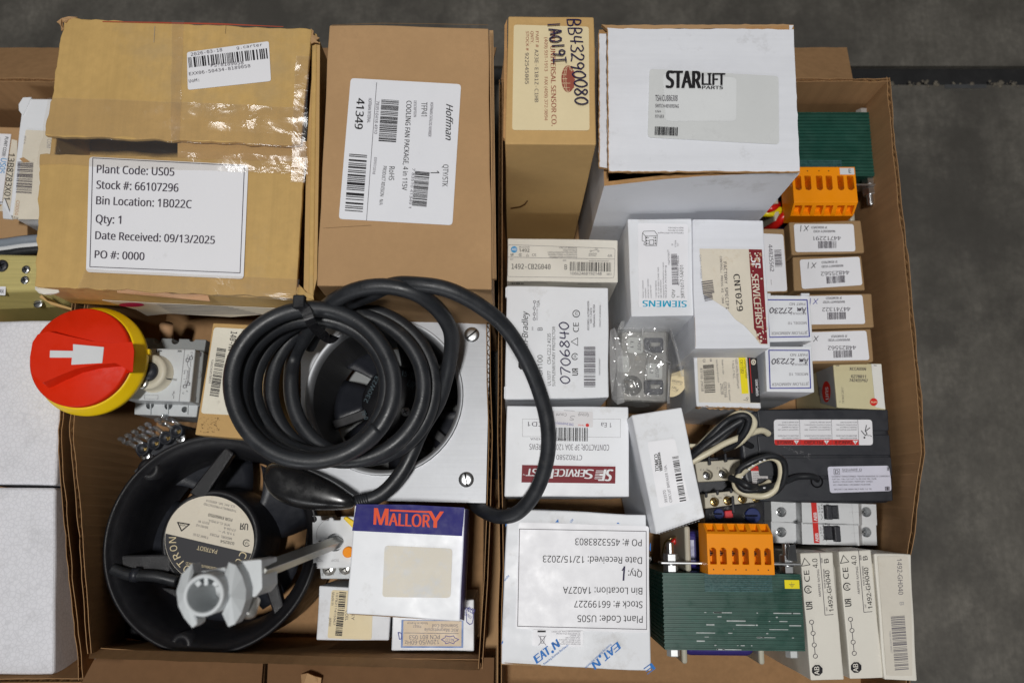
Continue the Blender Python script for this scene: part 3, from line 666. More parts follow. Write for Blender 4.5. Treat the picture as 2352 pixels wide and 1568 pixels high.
# two low white boxes by the near wall
b = bx('white_carton_box', 'small white box made in Japan half covered by the blue banded box', 'box', [(733, 1345), (900, 1352), (893, 1471), (727, 1468)], .092, .004, M_white)
l = label(b.body, b.top, E2, [(1835, 885), (2280, 905), (2262, 1420), (1790, 1400)], M_label_cream, r=30); k = Ink(b.top, E2)
k.bars(1918, 905, 1872, 1370, 74, K, 57, 9).text('Made in', 1840, 910, 1832, 1048, 26, KG).text('JAPAN', 1808, 1180, 1802, 1270, 26, KG).text('1078211415967', 1885, 910, 1850, 1260, 22, KG).text('COIL', 1985, 1105, 1980, 1215, 30, KG).text('KY', 2050, 1130, 2048, 1210, 30, KG); k.build('lettering', l)
b = bx('solenoid_coil_box', 'small white box with a tan blue bordered label and blue star emblem', 'box', [(903, 1388), (1089, 1375), (1088, 1494), (899, 1493)], .090, .004, M_white2)
l = label(b.body, b.top, B2, [(681, 1046), (1072, 1050), (1070, 1223), (677, 1222)], mat('blue border', S(96, 124, 178), .4), r=4, name='label')
k = Ink(b.top, B2); k.poly([(694, 1050), (1060, 1054), (1058, 1212), (690, 1211)], mat('tan label face', S(206, 186, 158), .45, var=.05))
up = [('120V/50-60Hz', 918, 1172, 702, 1176, 26), ('PCN 801 053', 922, 1140, 730, 1143, 26), ('ASC Magnetspule', 1040, 1102, 826, 1098, 20), ('F9927', 805, 1080, 755, 1078, 15), ('Solenoid Coil', 1038, 1073, 875, 1072, 20), ('Made in France', 846, 1060, 718, 1060, 14)]
for t, x0, y0, x1, y1, h in up: k.text(t, x0, y0, x1, y1, h, ink('grey blue', (88, 86, 110)))
k.line([(1040, 1132), (700, 1128)], 3, ink('grey blue', (88, 86, 110)))
star = [(1042, 1170), (1016, 1184), (1010, 1196), (986, 1188), (960, 1196), (956, 1184), (932, 1170), (956, 1158), (960, 1146), (986, 1152), (1010, 1146), (1016, 1158)]
k.frame(star, 4, KB).text('ALCO', 1014, 1164, 960, 1164, 18, KB).text('ALCO', 1090, 985, 1132, 1010, 30, KB, .02).text('CONTROLS', 1072, 1012, 1118, 1040, 16, KB)
k.frame([(1086, 968), (1110, 975), (1130, 985), (1134, 1010), (1132, 1045), (1126, 1070), (1110, 1075), (1092, 1060)], 4, KB); k.frame([(660, 1125), (680, 1130), (682, 1165), (668, 1168)], 4, KB)
k.build('lettering', l)
# ------------------------------------------------------------------ boxes of the right carton
def ul(k, x, y, s, d=(1, 0), m=K):     # recognised component mark: backwards R with U
    dx, dy = d; n = math.hypot(*d); dx, dy = dx/n, dy/n
    k.text('U', x, y, x+dx*s*.5, y+dy*s*.5, s, m, .03)
    k.text('R', x+dx*s*1.15, y+dy*s*1.15, x+dx*s*.6, y+dy*s*.6, -s, m, .03)
def csa(k, x, y, r, m=K, up=(0, -1)):
    k.ring(x, y, r, r*.25, m, a0=radians(30), a1=radians(330)); d = (-up[1], up[0])
    k.text('SA', x-d[0]*r*.55-up[0]*r*.4, y-d[1]*r*.55-up[1]*r*.4, x+d[0]*r*.55-up[0]*r*.4, y+d[1]*r*.55-up[1]*r*.4, r*.8, m)
def vde(k, x, y, s, m=K, a=0.):
    q = [(x+s*cos(a+t), y+s*sin(a+t)) for t in (radians(-90), radians(30), radians(150))]; k.frame(q, s*.12, m)
def symbol(k, pts, r, w, m=KG):        # overload symbol: circles joined by a stepped line
    for p in pts: k.ring(*p, r, w, m)
    for a, b in zip(pts[:-1], pts[1:]):
        d = (V(b)-V(a)); n = d.length; d.normalize(); k.line([tuple(V(a)+d*r), tuple(V(b)-d*r)], w, m)

# universal sensor box
b = bx('cardboard_box', 'tall narrow brown box with a cream sensor company label and black marker writing', 'box', [(1288, 113), (1872, 116), (1888, 990), (1266, 986)], .255, .008, M_kraft2, T=A2)
l = label(b.body, b.top, A2, [(1325, 170), (1838, 184), (1843, 893), (1314, 890)], M_label_cream, r=20); k = Ink(b.top, A2)
k.text('THE UNIVERSAL SENSOR CO.', 1574, 208, 1584, 862, 33, KBR, .02).text('(409) 931-1913    FAX (409) 372-9894', 1535, 257, 1535, 825, 22, KBR)
k.text('PART #', 1475, 215, 1475, 325, 20, KBR).mono('A23E-E1B1Z-C1HB', 1468, 340, 1468, 700, 25, KG).text('QNTY.', 1440, 215, 1440, 298, 20, KBR).text('STOCK #', 1408, 215, 1408, 348, 20, KBR).mono('922545005', 1402, 362, 1402, 575, 25, KG)
k.disc(1697, 540, 47, 92, KBR)
for i in range(5): k.line([(1655, 480+i*30), (1740, 480+i*30)], 2.5, M_label_cream)
for i in (-1, 0, 1): k.ring(1697, 540, 16+abs(i)*14, 2.5, M_label_cream, ry=88)
k.poly([(1690, 465), (1735, 500), (1738, 600), (1705, 625), (1712, 560), (1680, 530)], KBR)
k.hand('BB43290080', 1692, 128, 1748, 722, 88, 9, KPUR, .1, 4).hand('1A019I', 1552, 152, 1608, 440, 80, 9, KPUR, .1, 5)
k.build('lettering', l)
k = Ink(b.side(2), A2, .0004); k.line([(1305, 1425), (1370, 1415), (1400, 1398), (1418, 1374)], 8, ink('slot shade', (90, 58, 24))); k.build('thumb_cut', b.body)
m = MB()
for i in range(2): m.slab([P(*A2(1262, 175), .25-i*.012), P(*A2(1280, 130), .25-i*.012), P(*A2(1274, 960), .25-i*.012), P(*A2(1252, 940), .25-i*.012)], (0, 0, -.004), M_cardedge)
m.build('side_flap', M_cardedge, b.root)

# star lift box: open carton with lid panel
zt = .235
Q = [P(*A3(*p), z) for p, z in (((84, 205), zt-.010), ((1414, 176), zt-.002), ((1457, 1184), zt-.004), ((120, 1272), zt-.020))]
c = sum(Q, V())/4; r = thing('white_parts_box', 'biggest white corrugated box with a grey film label and gaping front', 'box', (c.x, c.y, .008))
m = MB()
for i in range(4):
    a, bb = Q[i], Q[(i+1) % 4]; d = (bb-a).normalized(); n = V((-d.y, d.x, 0)).normalized(); n = n if n.dot(c-a) > 0 else -n
    N = 16; vs = []; t = .0032
    for j in range(N+1):
        p = a.lerp(bb, j/N); s = sin(pi*j/N)
        if i == 2: p = p+V((0, 0, .006*s))
        p = p+V((0, 0, noise.noise(p*120)*.0008))
        q = p+n*t; vs += [p, q, V((*q.xy, .008)), V((*p.xy, .008))]
    o0 = [(4*j, 4*j+4, 4*j+5, 4*j+1) for j in range(N)]; m.add(vs, o0, M_cardedge if i != 1 else M_scuff)
    m.add(vs, [(4*j+1, 4*j+5, 4*j+6, 4*j+2) for j in range(N)], M_carton)
    m.add(vs, [(4*j, 4*j+3, 4*j+7, 4*j+4) for j in range(N)]+[(0, 1, 2, 3), (4*N, 4*N+3, 4*N+2, 4*N+1)], M_scuff)
m.slab([V((*p.xy, .012)) for p in Q], (0, 0, -.004), M_carton)
body = m.build('body', M_scuff, r)
def lid(q, z, name, mt, seed, th=.003):
    pts = []
    for i in range(4):
        a, bb = P(*A3(*q[i]), z[i]), P(*A3(*q[(i+1) % 4]), z[(i+1) % 4])
        for j in range(36):
            p = a.lerp(bb, j/36); p = p+noise.noise_vector(p*150+V((seed, 0, 0)))*V((1, 1, 0)).length*.0006; p.z = a.z+(bb.z-a.z)*j/36; pts.append(p)
    m = MB(); n = len(pts); bot = [p-V((0, 0, th)) for p in pts]
    m.add(pts+bot, [tuple(range(n))], mt); m.add(pts+bot, [tuple(range(2*n-1, n-1, -1))]+[(i, n+i, n+(i+1) % n, (i+1) % n) for i in range(n)], M_cardedge)
    return m.build(name, mt, r)
lid([(84, 228), (139, 226), (147, 1150), (84, 1140)], [zt-.010]*4, 'side_flap', M_scuff, 2)
top = lid([(142, 196), (1410, 202), (1459, 1172), (149, 1173)], [zt]*4, 'lid', M_scuff, 3)
lid([(100, 172), (1416, 168), (1412, 200), (130, 196)], [zt-.004]*4, 'lid_hinge', M_kraft, 4)
pt = Pl(zt); l = label(top, pt, A3, [(430, 471), (1312, 521), (1316, 988), (417, 940)], mat('frosted label film', S(202, 204, 204), .22, var=.03, scale=20, spec=.5, dirt=((.42, .42, .42), 22, .6, .35)), r=24)
k = Ink(pt, A3); kw = mat('label glue window', S(210, 212, 213), .3, var=.02)
k.poly(rounded([(520, 505), (1025, 530), (1022, 828), (540, 830)], 30), kw)
rj = random.Random(5)
for e0, e1 in (((141, 200), (149, 1165)), ((150, 1174), (1455, 1176)), ((84, 230), (86, 1138))):
    pe = [(e0[0]+(e1[0]-e0[0])*i/50+rj.uniform(-3, 3), e0[1]+(e1[1]-e0[1])*i/50+rj.uniform(-3, 3)) for i in range(51)]; k.line(pe, 7, M_cardedge)
k.text('STAR', 547, 600, 778, 602, 116, K, .05).text('LIFT', 790, 580, 945, 581, 80, K, .04).text('PARTS', 790, 608, 932, 609, 21, K, .03)
k.text('TSA/CU886308', 470, 688, 622, 690, 38, KG).text('SWITCH-REVERSING', 470, 733, 630, 737, 22, KG).text('USA', 470, 767, 508, 768, 14, KG).text('551683', 468, 803, 528, 805, 19, KG).bars(465, 922, 622, 928, 58, K, 61, 14)
k.build('lettering', l)

# small breaker box 1492-CB2G040
b = bx('white_carton_box', 'flat cream white box with a small round blue disc on its label', 'box', [(1285, 168), (2035, 184), (2038, 470), (1279, 465)], .136, .008, M_cream, T=A5)
k = Ink(b.top, A5, .0005); k.frame(rounded([(1285, 214), (2018, 240), (2010, 442), (1282, 432)], 16), 2, KM)
k.disc(1327, 247, 22, m=KAB).text('AB', 1311, 254, 1343, 255, 17, KW, .02).text('BULLETIN', 1362, 235, 1432, 236, 9, KG).text('1492', 1362, 263, 1432, 264, 21, K, .01).line([(1285, 299), (2014, 313)], 2, KG)
ul(k, 1304, 290, 15); csa(k, 1370, 284, 9); vde(k, 1418, 288, 11); k.text('CE', 1450, 291, 1478, 291, 15, KG)
for t, x, y in (('CIRCUIT BREAKER', 1637, 240), ('DISJONCTEUR', 1662, 256), ('LEISTUNGSSCHUTZSCHALTER', 1558, 271), ('INTERRUTTORE AUTOMATICO', 1560, 287), ('INTERRUPTOR AUTOMATICO', 1568, 303)): k.text(t, x, y, 1757, y+1, 10, KG)
k.ring(1851, 257, 5, 2, KG).ring(1903, 258, 5, 2, KG).line([(1856, 257), (1900, 246)], 2, KG).text('12', 1880, 246, 1896, 246, 10, KG).text('AMPERE', 1838, 279, 1893, 280, 8, KG).text('RATING:', 1838, 291, 1890, 292, 8, KG).text('4A', 1965, 298, 1998, 299, 19, KM)
k.text('CAT', 1299, 318, 1322, 318, 8, KG).mono('1492-CB2G040', 1310, 379, 1576, 382, 34, K).text('SER', 1660, 326, 1684, 326, 8, KG).text('B', 1672, 384, 1689, 384, 34, K).text('MADE IN SWITZERLAND', 1840, 329, 1975, 330, 8, KG)
k.bars(1708, 393, 1988, 399, 62, K, 67, 15).text('10662468192148', 1710, 420, 1925, 421, 19, KG).text('9851', 1960, 421, 1993, 421, 12, KG).build('printing', b.body)
k = Ink(b.side(2), A5, .0004); k.line([(1395, 455+14), (1410, 474), (1535, 474), (1552, 480)], 2, KL).line([(1765, 480), (1785, 484), (1900, 484), (1920, 490)], 2, KL).bars(1305, 484, 1390, 485, 10, K, 21, 3).build('side_print', b.body)

# supplementary protector box with marker number
b = bx('white_carton_box', 'glossy white box with vertical print and purple marker number 0706840', 'box', [(1276, 492), (1971, 509), (1976, 1256), (1264, 1272)], .138, .008, M_white2, T=A5)
k = Ink(b.top, A5, .0005)
k.text('Allen-Bradley', 1421, 988, 1421, 674, 40, K, .01, .2).poly([(1356, 1022), (1370, 1005), (1400, 1005), (1414, 1022), (1414, 1050), (1400, 1066), (1370, 1066), (1356, 1050)], K).text('AB', 1398, 1056, 1398, 1014, 26, KW, .02)
k.text('10A', 1503, 642, 1503, 594, 22, K).text('AMPERE RATING', 1488, 730, 1488, 652, 8, KG).text('B', 1521, 800, 1521, 779, 33, K).text('SER', 1458, 800, 1458, 775, 9, KG).text('1492-GH100', 1521, 1235, 1521, 968, 34, K).text('CAT', 1450, 1175, 1450, 1150, 9, KG)
k.text('UL1077      CSA C22.2 #235', 1577, 1176, 1577, 820, 22, K).text('SUPPLEMENTARY PROTECTOR', 1608, 1180, 1608, 773, 20, K)
k.hand('0706840', 1712, 1165, 1700, 735, 64, 8, KPUR, .05, 6)
ul(k, 1764, 1106, 40, (0, -1)); csa(k, 1743, 978, 21, K, (-1, 0)); vde(k, 1747, 876, 30, K, radians(-90)); k.text('CE', 1769, 810, 1769, 746, 38, K); k.ring(1752, 685, 23, 5, K).text('25', 1760, 698, 1760, 672, 16, K)
k.text('ROCKWELL AUTOMATION', 1841, 796, 1841, 600, 13, KG).text('1201 S 2nd St', 1859, 752, 1859, 645, 13, KG).text('Milwaukee, WI USA', 1880, 775, 1880, 621, 13, KG).text('PRODUCT OF INDONESIA', 1920, 774, 1920, 626, 9, KG)
k.bars(1883, 1186, 1883, 910, 78, KG, 67, 16).text('10662073295667', 1916, 1105, 1916, 990, 9, KG); symbol(k, [(1465, 722), (1465, 688), (1465, 648), (1467, 604)], 8, 3)
k.build('printing', b.body)
k = Ink(b.side(2), A5, .0004); k.line([(1290, 1280), (1600, 1284), (1960, 1262)], 2, KL); k.build('side_print', b.body)
m = MB(); m.slab([P(*A5(1279, 500), .139), P(*A5(1269, 508), .139), P(*A5(1268, 570), .139), P(*A5(1279, 575), .139)], (0, 0, -.004)); m.slab([P(*A5(1268, 1180), .139), P(*A5(1260, 1185), .139), P(*A5(1259, 1262), .139), P(*A5(1267, 1268), .139)], (0, 0, -.004)); m.build('tuck_tab', M_white2, b.root)

# contactor box CTR02580
b = bx('white_carton_box', 'white box with an upside down maroon strip lying under the cord loop', 'box', [(1164, 931), (1443, 934), (1445, 1141), (1159, 1140)], .134, .008, M_white2)
k = Ink(b.top, D, .0005)
k.text('CTR02580', 1337, 1045, 1278, 1044, 11, KG).text('CONTACTOR; 3P 30A 120VAC SCREWS', 1399, 1021, 1216, 1019, 13, KG).text('MADE IN CHINA', 1300, 1006, 1218, 1005, 5, KG).bars(1350, 982, 1270, 981, 31, K, 57, 17).text('1 Ea', 1405, 971, 1381, 970, 10, KG).text('CD1', 1248, 969, 1213, 968, 10, KG)
k.frame([(1200, 962), (1425, 962), (1425, 1004), (1200, 1002)], .7, KL).build('printing', b.body)
l = label(b.body, b.top, D, [(1243, 942), (1362, 945), (1362, 981), (1240, 978)], mat('small inventory slip', S(208, 206, 208), .35, var=.02), r=3, name='inventory_slip')
k = Ink(b.top, A5); k.text('Group', 1838, 1368, 1765, 1368, 20, KM).text('Count', 1686, 1366, 1612, 1365, 20, KM).hand('S', 1745, 1385, 1700, 1383, 30, 4, KL).text('TPR Inventory D', 1735, 1432, 1600, 1425, 18, KB).disc(1828, 1447, 12, m=KR).text('TRANE', 1808, 1443, 1765, 1441, 9, KR)
k.line([(1770, 1358), (1830, 1362)], 2, KM).line([(1668, 1345), (1740, 1349)], 2, KM).line([(1596, 1385), (1597, 1350)], 2, KM); k.build('lettering', l)
l = label(b.body, b.top, B2, [(1441, 71), (2030, 81), (2028, 188), (1437, 181)], ink('maroon', (122, 24, 36)), r=0, name='brand_strip'); k = Ink(b.top, B2)
k.text('SF', 2012, 100, 1940, 99, 72, KW, .06, .2)
for i in range(6): k.line([(1958-i*3, 108+i*10), (1908-i*2, 107+i*10)], 4, KW)
k.text('S', 1890, 100, 1842, 99, 58, KW, .05, .15).text('ERVICE', 1838, 100, 1650, 97, 46, KW, .05, .15).text('F', 1640, 97, 1604, 97, 58, KW, .05, .15).text('IRST', 1598, 96, 1474, 94, 46, KW, .05, .15).text('TM', 1462, 128, 1446, 128, 8, KW)
k.build('lettering', l)

# big white box with upside down plant code label
b = bx('white_carton_box', 'white box with diagonal blue print and an upside down Plant Code label', 'box', [(1342, 345), (2226, 386), (2257, 1366), (1310, 1322)], .14, .006, M_white, T=B2, amp=.0011)
l = label(b.body, b.top, B2, [(1421, 431), (2240, 456), (2240, 1128), (1400, 1102)], r=18); k = Ink(b.top, B2)
k.frame([(1425, 474), (2223, 489), (2226, 1106), (1413, 1086)], 4, KG)
for t, x0, y0, x1, y1 in (('Plant Code: US05', 2201, 1022, 1790, 1017), ('Stock #: 66199227', 2200, 930, 1770, 925), ('Bin Location: 1A027A', 2199, 844, 1699, 838), ('Qty:', 2197, 736, 2110, 735), ('Date Received: 12/15/2023', 2197, 652, 1572, 641), ('PO #: 4553283803', 2195, 540, 1776, 533)):
    k.text(t, x0, y0, x1, y1, 42, K, .005)
k.line([(2086, 712), (2082, 760), (2080, 796)], 11, KPUR).line([(2086, 712), (2072, 735)], 7, KPUR).build('lettering', l)
l = label(b.body, b.top, B2, [(1510, 1107), (1826, 1113), (1825, 1216), (1505, 1207)], r=6, name='address_label'); k = Ink(b.top, B2)
k.rect(1538, 1113, 1590, 1124, K).frame([(1555, 1150), (1582, 1150), (1578, 1192), (1560, 1192)], 3, KG).line([(1545, 1145), (1592, 1206)], 3, KG).line([(1592, 1145), (1545, 1206)], 3, KG)
for i, t in enumerate(('Menomonee Falls, WI 53051', 'W126N7250 Flint Drive', 'US: Eaton', 'www.eaton.com', '53115 Bonn, Germany', 'Hein-Moeller-Str. 7-11', 'EU: Eaton Industries GmbH')): k.text(t, 1808, 1117+i*13, 1808-len(t)*7.2, 1116+i*13, 8, KG)
k.build('lettering', l)
k = Ink(b.top, B2, .0006)
k.text('E', 2078, 1212, 2036, 1180, 0.1, KEB) if False else None
def eaton(x0, y0, x1, y1, h, small=None):
    k.text('E', x0, y0, x0+(x1-x0)*.2, y0+(y1-y0)*.2, h, KEB, .07, .2).text('A', x0+(x1-x0)*.22, y0+(y1-y0)*.22, x0+(x1-x0)*.42, y0+(y1-y0)*.42, h, KEB, .07, .2).text('T', x0+(x1-x0)*.42, y0+(y1-y0)*.42, x0+(x1-x0)*.6, y0+(y1-y0)*.6, h, KEB, .07, .2)
    k.disc(x0+(x1-x0)*.68, y0+(y1-y0)*.68, 9, m=KEB).text('N', x0+(x1-x0)*.78, y0+(y1-y0)*.78, x1, y1, h, KEB, .07, .2)
eaton(2040, 1184, 1880, 1318, 46); k.text('Powering Business Worldwide', 1998, 1195, 1836, 1345, 13, KEB)
eaton(1535, 1322, 1680, 1212, 50); k.text('Powering Business Worldwide', 1582, 1330, 1735, 1208, 13, KEB)
k.text('E', 2255, 1318, 2208, 1352, 44, KEB, .07).poly([(1338, 440), (1346, 444), (1336, 462)], KEB).poly([(1650, 432), (1668, 412), (1672, 432)], KEB).text('ide', 1752, 436, 1766, 414, 14, KEB).poly([(2036, 440), (2046, 432), (2056, 442)], KEB).poly([(2246, 570), (2252, 560), (2252, 615), (2244, 605)], KEB)
k.text('wide', 1334, 804, 1362, 770, 14, KEB).poly([(1312, 1190), (1320, 1175), (1322, 1188), (1312, 1202)], KEB); k.build('printing', b.body)
m = MB(); m.slab([P(*B2(1308, 1312), .1395), P(*B2(1340, 1316), .141), P(*B2(1560, 1330), .141), P(*B2(1540, 1338), .138), P(*B2(1310, 1328), .137)], (0, 0, -.0015)); m.build('torn_edge', M_kraft, b.root)

# contactor box, teal maker's name
b = bx('white_carton_box', 'white box with a small device drawing and big teal lettering', 'box', [(286, 112), (738, 113), (757, 790), (312, 796)], .160, .008, M_white, T=A6)
l = label(b.body, b.top, A6, [(358, 142), (709, 150), (706, 731), (363, 735)], r=18); k = Ink(b.top, A6)
k.text('3RT1017-1AF01', 684, 668, 676, 438, 23, K).text('Qty', 616, 664, 612, 606, 20, K).text('1', 650, 664, 650, 656, 20, K).text('SIEMENS', 699, 687, 393, 684, 43, KT, .05)
k.bars(640, 572, 632, 355, 42, KG, 60, 18).text('4011209279826', 650, 580, 645, 372, 14, KG).text('*04757041*', 585, 435, 578, 330, 13, KG)
for i, t in enumerate(('Made in Germany', 'Hecho en Alemania', 'Fabrique en Allemagne')): k.text(t, 677, 172+i*18, 570-(i == 2)*72, 172+i*18, 10, KG)
for x, t, e in ((400, 'Schutz / contactor', 542), (418, 'contacteur', 595), (436, 'contactor / contator', 530), (455, 'control', 578), (492, '110V 50/60Hz', 545), (509, 'AC-3 12A 400V 5,5kW 1NO', 452), (526, 'GB 14048.4/5GHz', 540), (543, 'support.industry.com', 418), (560, '92220 Amberg', 440)): k.text(t, x, 666, x-3, e, 10, KG)
k.text('G/', 605, 300, 604, 285, 11, KG).text('171016', 628, 312, 627, 263, 11, KG).text('917', 645, 303, 644, 283, 11, KG)
k.line([(400, 200), (390, 215), (388, 265), (408, 275), (400, 292), (415, 300), (490, 300), (495, 225), (475, 198), (400, 200)], 3, K).line([(412, 235), (490, 232)], 3, K).line([(412, 235), (415, 300)], 3, K).line([(412, 235), (392, 212)], 3, K).frame([(440, 262), (470, 260), (470, 292), (440, 294)], 3, K)
for i in range(6): k.disc(420+(i % 2)*62, 245+(i//2)*20, 5, m=K).disc(432+(i % 2)*38, 245+(i//2)*20, 3, m=K)
k.build('lettering', l)
# control box with torn maroon label
b = bx('white_carton_box', 'white corrugated box with a torn cream and maroon label', 'box', [(740, 114), (1236, 121), (1289, 1020), (759, 1021)], .164, .008, M_scuff, T=A6, amp=.001)
l = label(b.body, b.top, A6, [(790, 322), (1228, 326), (1268, 990), (1215, 992), (1178, 940), (1105, 860), (1040, 815), (985, 745), (900, 690), (818, 640)], M_label_old, r=0); k = Ink(b.top, A6)
k.poly([(1135, 326), (1227, 328), (1266, 988), (1222, 986), (1195, 940), (1186, 900), (1172, 880)], KMA)
k.text('SF', 1150, 385, 1158, 455, 60, KW, .04, .1).text('SERVICEFIRST', 1152, 500, 1190, 885, 48, M_label_old, .04, .1)
rnd = random.Random(3)
for i in range(46):
    t = rnd.random(); x, y = 1150+t*55+rnd.uniform(-10, 70), 330+t*640; 
    if rnd.random() < .5: y = rnd.choice((rnd.uniform(328, 400), rnd.uniform(880, 985))); x = rnd.uniform(1140, 1222)+(y-330)*.055
    k.disc(x, y, rnd.uniform(3, 9), rnd.uniform(3, 11), rnd.choice((M_label_old, KRW)), 6)
k.mono('CNT029', 1027, 502, 1054, 760, 42, K, .015).mono('FACTORY SPECIFI', 957, 415, 976, 745, 21, KG).mono('CONTROL; PRESS-HI -360', 932, 375, 948, 705, 14, KG).bars(803, 552, 815, 640, 80, KG, 25, 20).bars(818, 645, 828, 690, 60, KG, 13, 21).text('CAS -- 1-COIN', 790, 365, 797, 530, 12, KL).build('lettering', l)
m = MB(); m.slab([P(*A6(757, 800), .1645), P(*A6(764, 1012), .1645), P(*A6(756, 1016), .160), P(*A6(752, 880), .160)], (0, 0, -.001)); m.build('worn_edge', M_kraft, b.root)

# slim upright boxes with warranty labels
def warranty(quad, lq, num, tx, zt, lab, seed, hand):
    b = bx('warranty_label_box', lab, 'box', quad, zt, .008, M_warr, T=A6, group='small brown boxes with warranty labels', amp=.0008, bev=.0012)
    l = label(b.body, b.top, A6, lq, r=18); k = Ink(b.top, A6); (fx0, fy, fx1), (wx0, wy, wx1), (nx0, ny0, nx1, ny1), (bx0, by0, bx1, by1) = tx; s = (ny1-ny0)/(nx1-nx0)
    k.text('IF REMOVED', fx0, fy, fx1, fy+s*(fx1-fx0), 16, KG, .02).text('WARRANTY VOID', wx0, wy, wx1, wy+s*(wx1-wx0), 16, KG, .02).text(num, nx0, ny0, nx1, ny1, 27, KG, .01).bars(bx0, by0, bx1, by1, 50, KG, 51, seed)
    hx, hy, mk = hand; k.hand('X', hx+17, hy-18, hx-23, hy-18, 36, 4, mk, .2, seed).hand('l', hx-25, hy-18, hx-60, hy-16, 36, 4, mk, .1, seed); k.build('lettering', l); return b
warranty([(1415, 134), (1922, 125), (1947, 352), (1433, 368)], [(1450, 149), (1869, 150), (1882, 341), (1462, 346)], '44712291', ((1682, 165, 1573), (1740, 192, 1588), (1779, 235, 1588, 236), (1747, 268, 1620, 270)), .112,
         'brown box below the orange terminal block, label number 44712291', 31, (1540, 181, K))
warranty([(1440, 378), (1924, 368), (1953, 612), (1452, 618)], [(1491, 399), (1910, 378), (1931, 576), (1508, 604)], '44825562', ((1754, 405, 1645), (1797, 432, 1645), (1838, 474, 1640, 484), (1806, 508, 1678, 517)), .110,
         'brown box with 44825562 label, second from the top of the four warranty boxes', 32, (1592, 440, K))
warranty([(1470, 642), (1996, 630), (2016, 872), (1480, 886)], [(1480, 655), (1930, 645), (1951, 848), (1500, 853)], '44741322', ((1785, 658, 1675), (1808, 685, 1655), (1846, 730, 1649, 734), (1813, 764, 1685, 768)), .112,
         'brown box beside the airmover box, label number 44741322', 33, (1606, 690, KB))
warranty([(1490, 894), (1990, 882), (2010, 1112), (1500, 1126)], [(1500, 908), (1958, 895), (1980, 1100), (1510, 1108)], '44825562', ((1822, 925, 1712), (1843, 951, 1690), (1886, 999, 1689, 1003), (1856, 1030, 1727, 1036)), .111,
         'lowest of the four warranty boxes, directly above the small box with a yellowish label', 34, (1608, 950, K))
b = bx('warranty_label_box', 'brown box standing sideways with vertical 44825562 label, beside the torn maroon label box', 'box', [(1190, 182), (1386, 183), (1411, 628), (1215, 632)], .112, .008, M_warr, T=A6, group='small brown boxes with warranty labels', amp=.0008, bev=.0012)
l = label(b.body, b.top, A6, [(1205, 214), (1376, 222), (1404, 618), (1225, 622)], r=16); k = Ink(b.top, A6)
k.text('44825562', 1272, 294, 1285, 482, 27, KG, .01).bars(1312, 332, 1320, 450, 50, KG, 51, 35).line([(1290, 538), (1294, 575)], 3, KL).build('lettering', l)

# airmover boxes
def airmover(quad, fr, tx, lab, seed):
    b = bx('airmover_box', lab, 'box', quad, .136, .008, M_white2, T=A6, group='white airmover boxes with blue frames')
    k = Ink(b.top, A6, .0005); k.frame(fr, 7, KB)
    for t, x0, y0, x1, y1, h in tx: k.text(t, x0, y0, x1, y1, h, KM)
    h = tx[0]; k.hand('OE2L2', 0, 0, 0, 1, 1, 1) if False else None
    k.hand('Am 27230', h[1]+6, h[2]+34, h[1]-250, h[2]+37, 36, 5, KG, .1, seed); k.build('printing', b.body)
    m = MB(); q = [quad[0], quad[1]]; y = quad[0][1]
    for x0, x1 in ((quad[0][0]+2, quad[0][0]+32), (quad[1][0]-60, quad[1][0]-3)): m.slab([P(*A6(x0, y-14), .136), P(*A6(x1, y-14), .136), P(*A6(x1+1, y+2), .1365), P(*A6(x0+1, y+2), .1365)], (0, 0, -.003))
    m.build('end_tab', M_white2, b.root); return b
airmover([(1255, 648), (1562, 650), (1583, 966), (1270, 975)], [(1262, 679), (1543, 680), (1560, 936), (1280, 941)],
         (('PART NO', 1530, 700, 1420, 700, 18), ('MODULE', 1534, 768, 1424, 769, 15), ('MODEL 10', 1539, 832, 1410, 834, 18), ('JETFLOW AIRMOVER', 1546, 900, 1294, 904, 20)), 'upper blue framed airmover box, right edge of the torn maroon label box', 41)
airmover([(1250, 1006), (1576, 1003), (1596, 1326), (1264, 1322)], [(1276, 1032), (1557, 1033), (1568, 1296), (1285, 1298)],
         (('PART NO', 1545, 1055, 1425, 1055, 18), ('MODULE', 1546, 1124, 1436, 1125, 15), ('MODEL 10', 1550, 1190, 1418, 1191, 18), ('JETFLOW AIRMOVER', 1555, 1257, 1297, 1261, 20)), 'lower blue framed airmover box, beside the yellow banded limit switch box', 42)

# limit switch box
b = bx('limit_switch_box', 'worn white box with yellow and black bands labelled Limit Switch', 'box', [(747, 1078), (1188, 1082), (1222, 1442), (772, 1424)], .128, .006, M_white, T=A6)
l = label(b.body, b.top, A6, [(774, 1082), (1192, 1085), (1216, 1402), (786, 1394)], M_label_old, r=10); k = Ink(b.top, A6)
k.poly([(1063, 1084), (1112, 1084), (1134, 1334), (1086, 1336)], KY).poly([(1124, 1084), (1192, 1086), (1216, 1400), (1146, 1398)], K).line([(1140, 1090), (1158, 1330)], 4, KR).disc(1168, 1115, 17, 20, KTAN).ring(1168, 1115, 9, 4, K)
k.text('Limit Switch', 1180, 1238, 1186, 1350, 20, KW, .02).text('Catalog number', 1103, 1095, 1112, 1230, 17, K).text('CR115B2', 1072, 1100, 1080, 1195, 21, K).text('Qty', 1118, 1360, 1119, 1388, 14, K).text('1', 1096, 1375, 1096, 1381, 16, K)
k.text('600 Volts Maximum', 1040, 1095, 1055, 1298, 15, KG).text('1 N.O.-1 N.C.', 1016, 1105, 1026, 1232, 15, KG).text('0783166', 958, 1255, 965, 1362, 20, KG).text('29638', 935, 1265, 940, 1342, 20, KG).text('UPC Number', 988, 1262, 998, 1390, 13, KG)
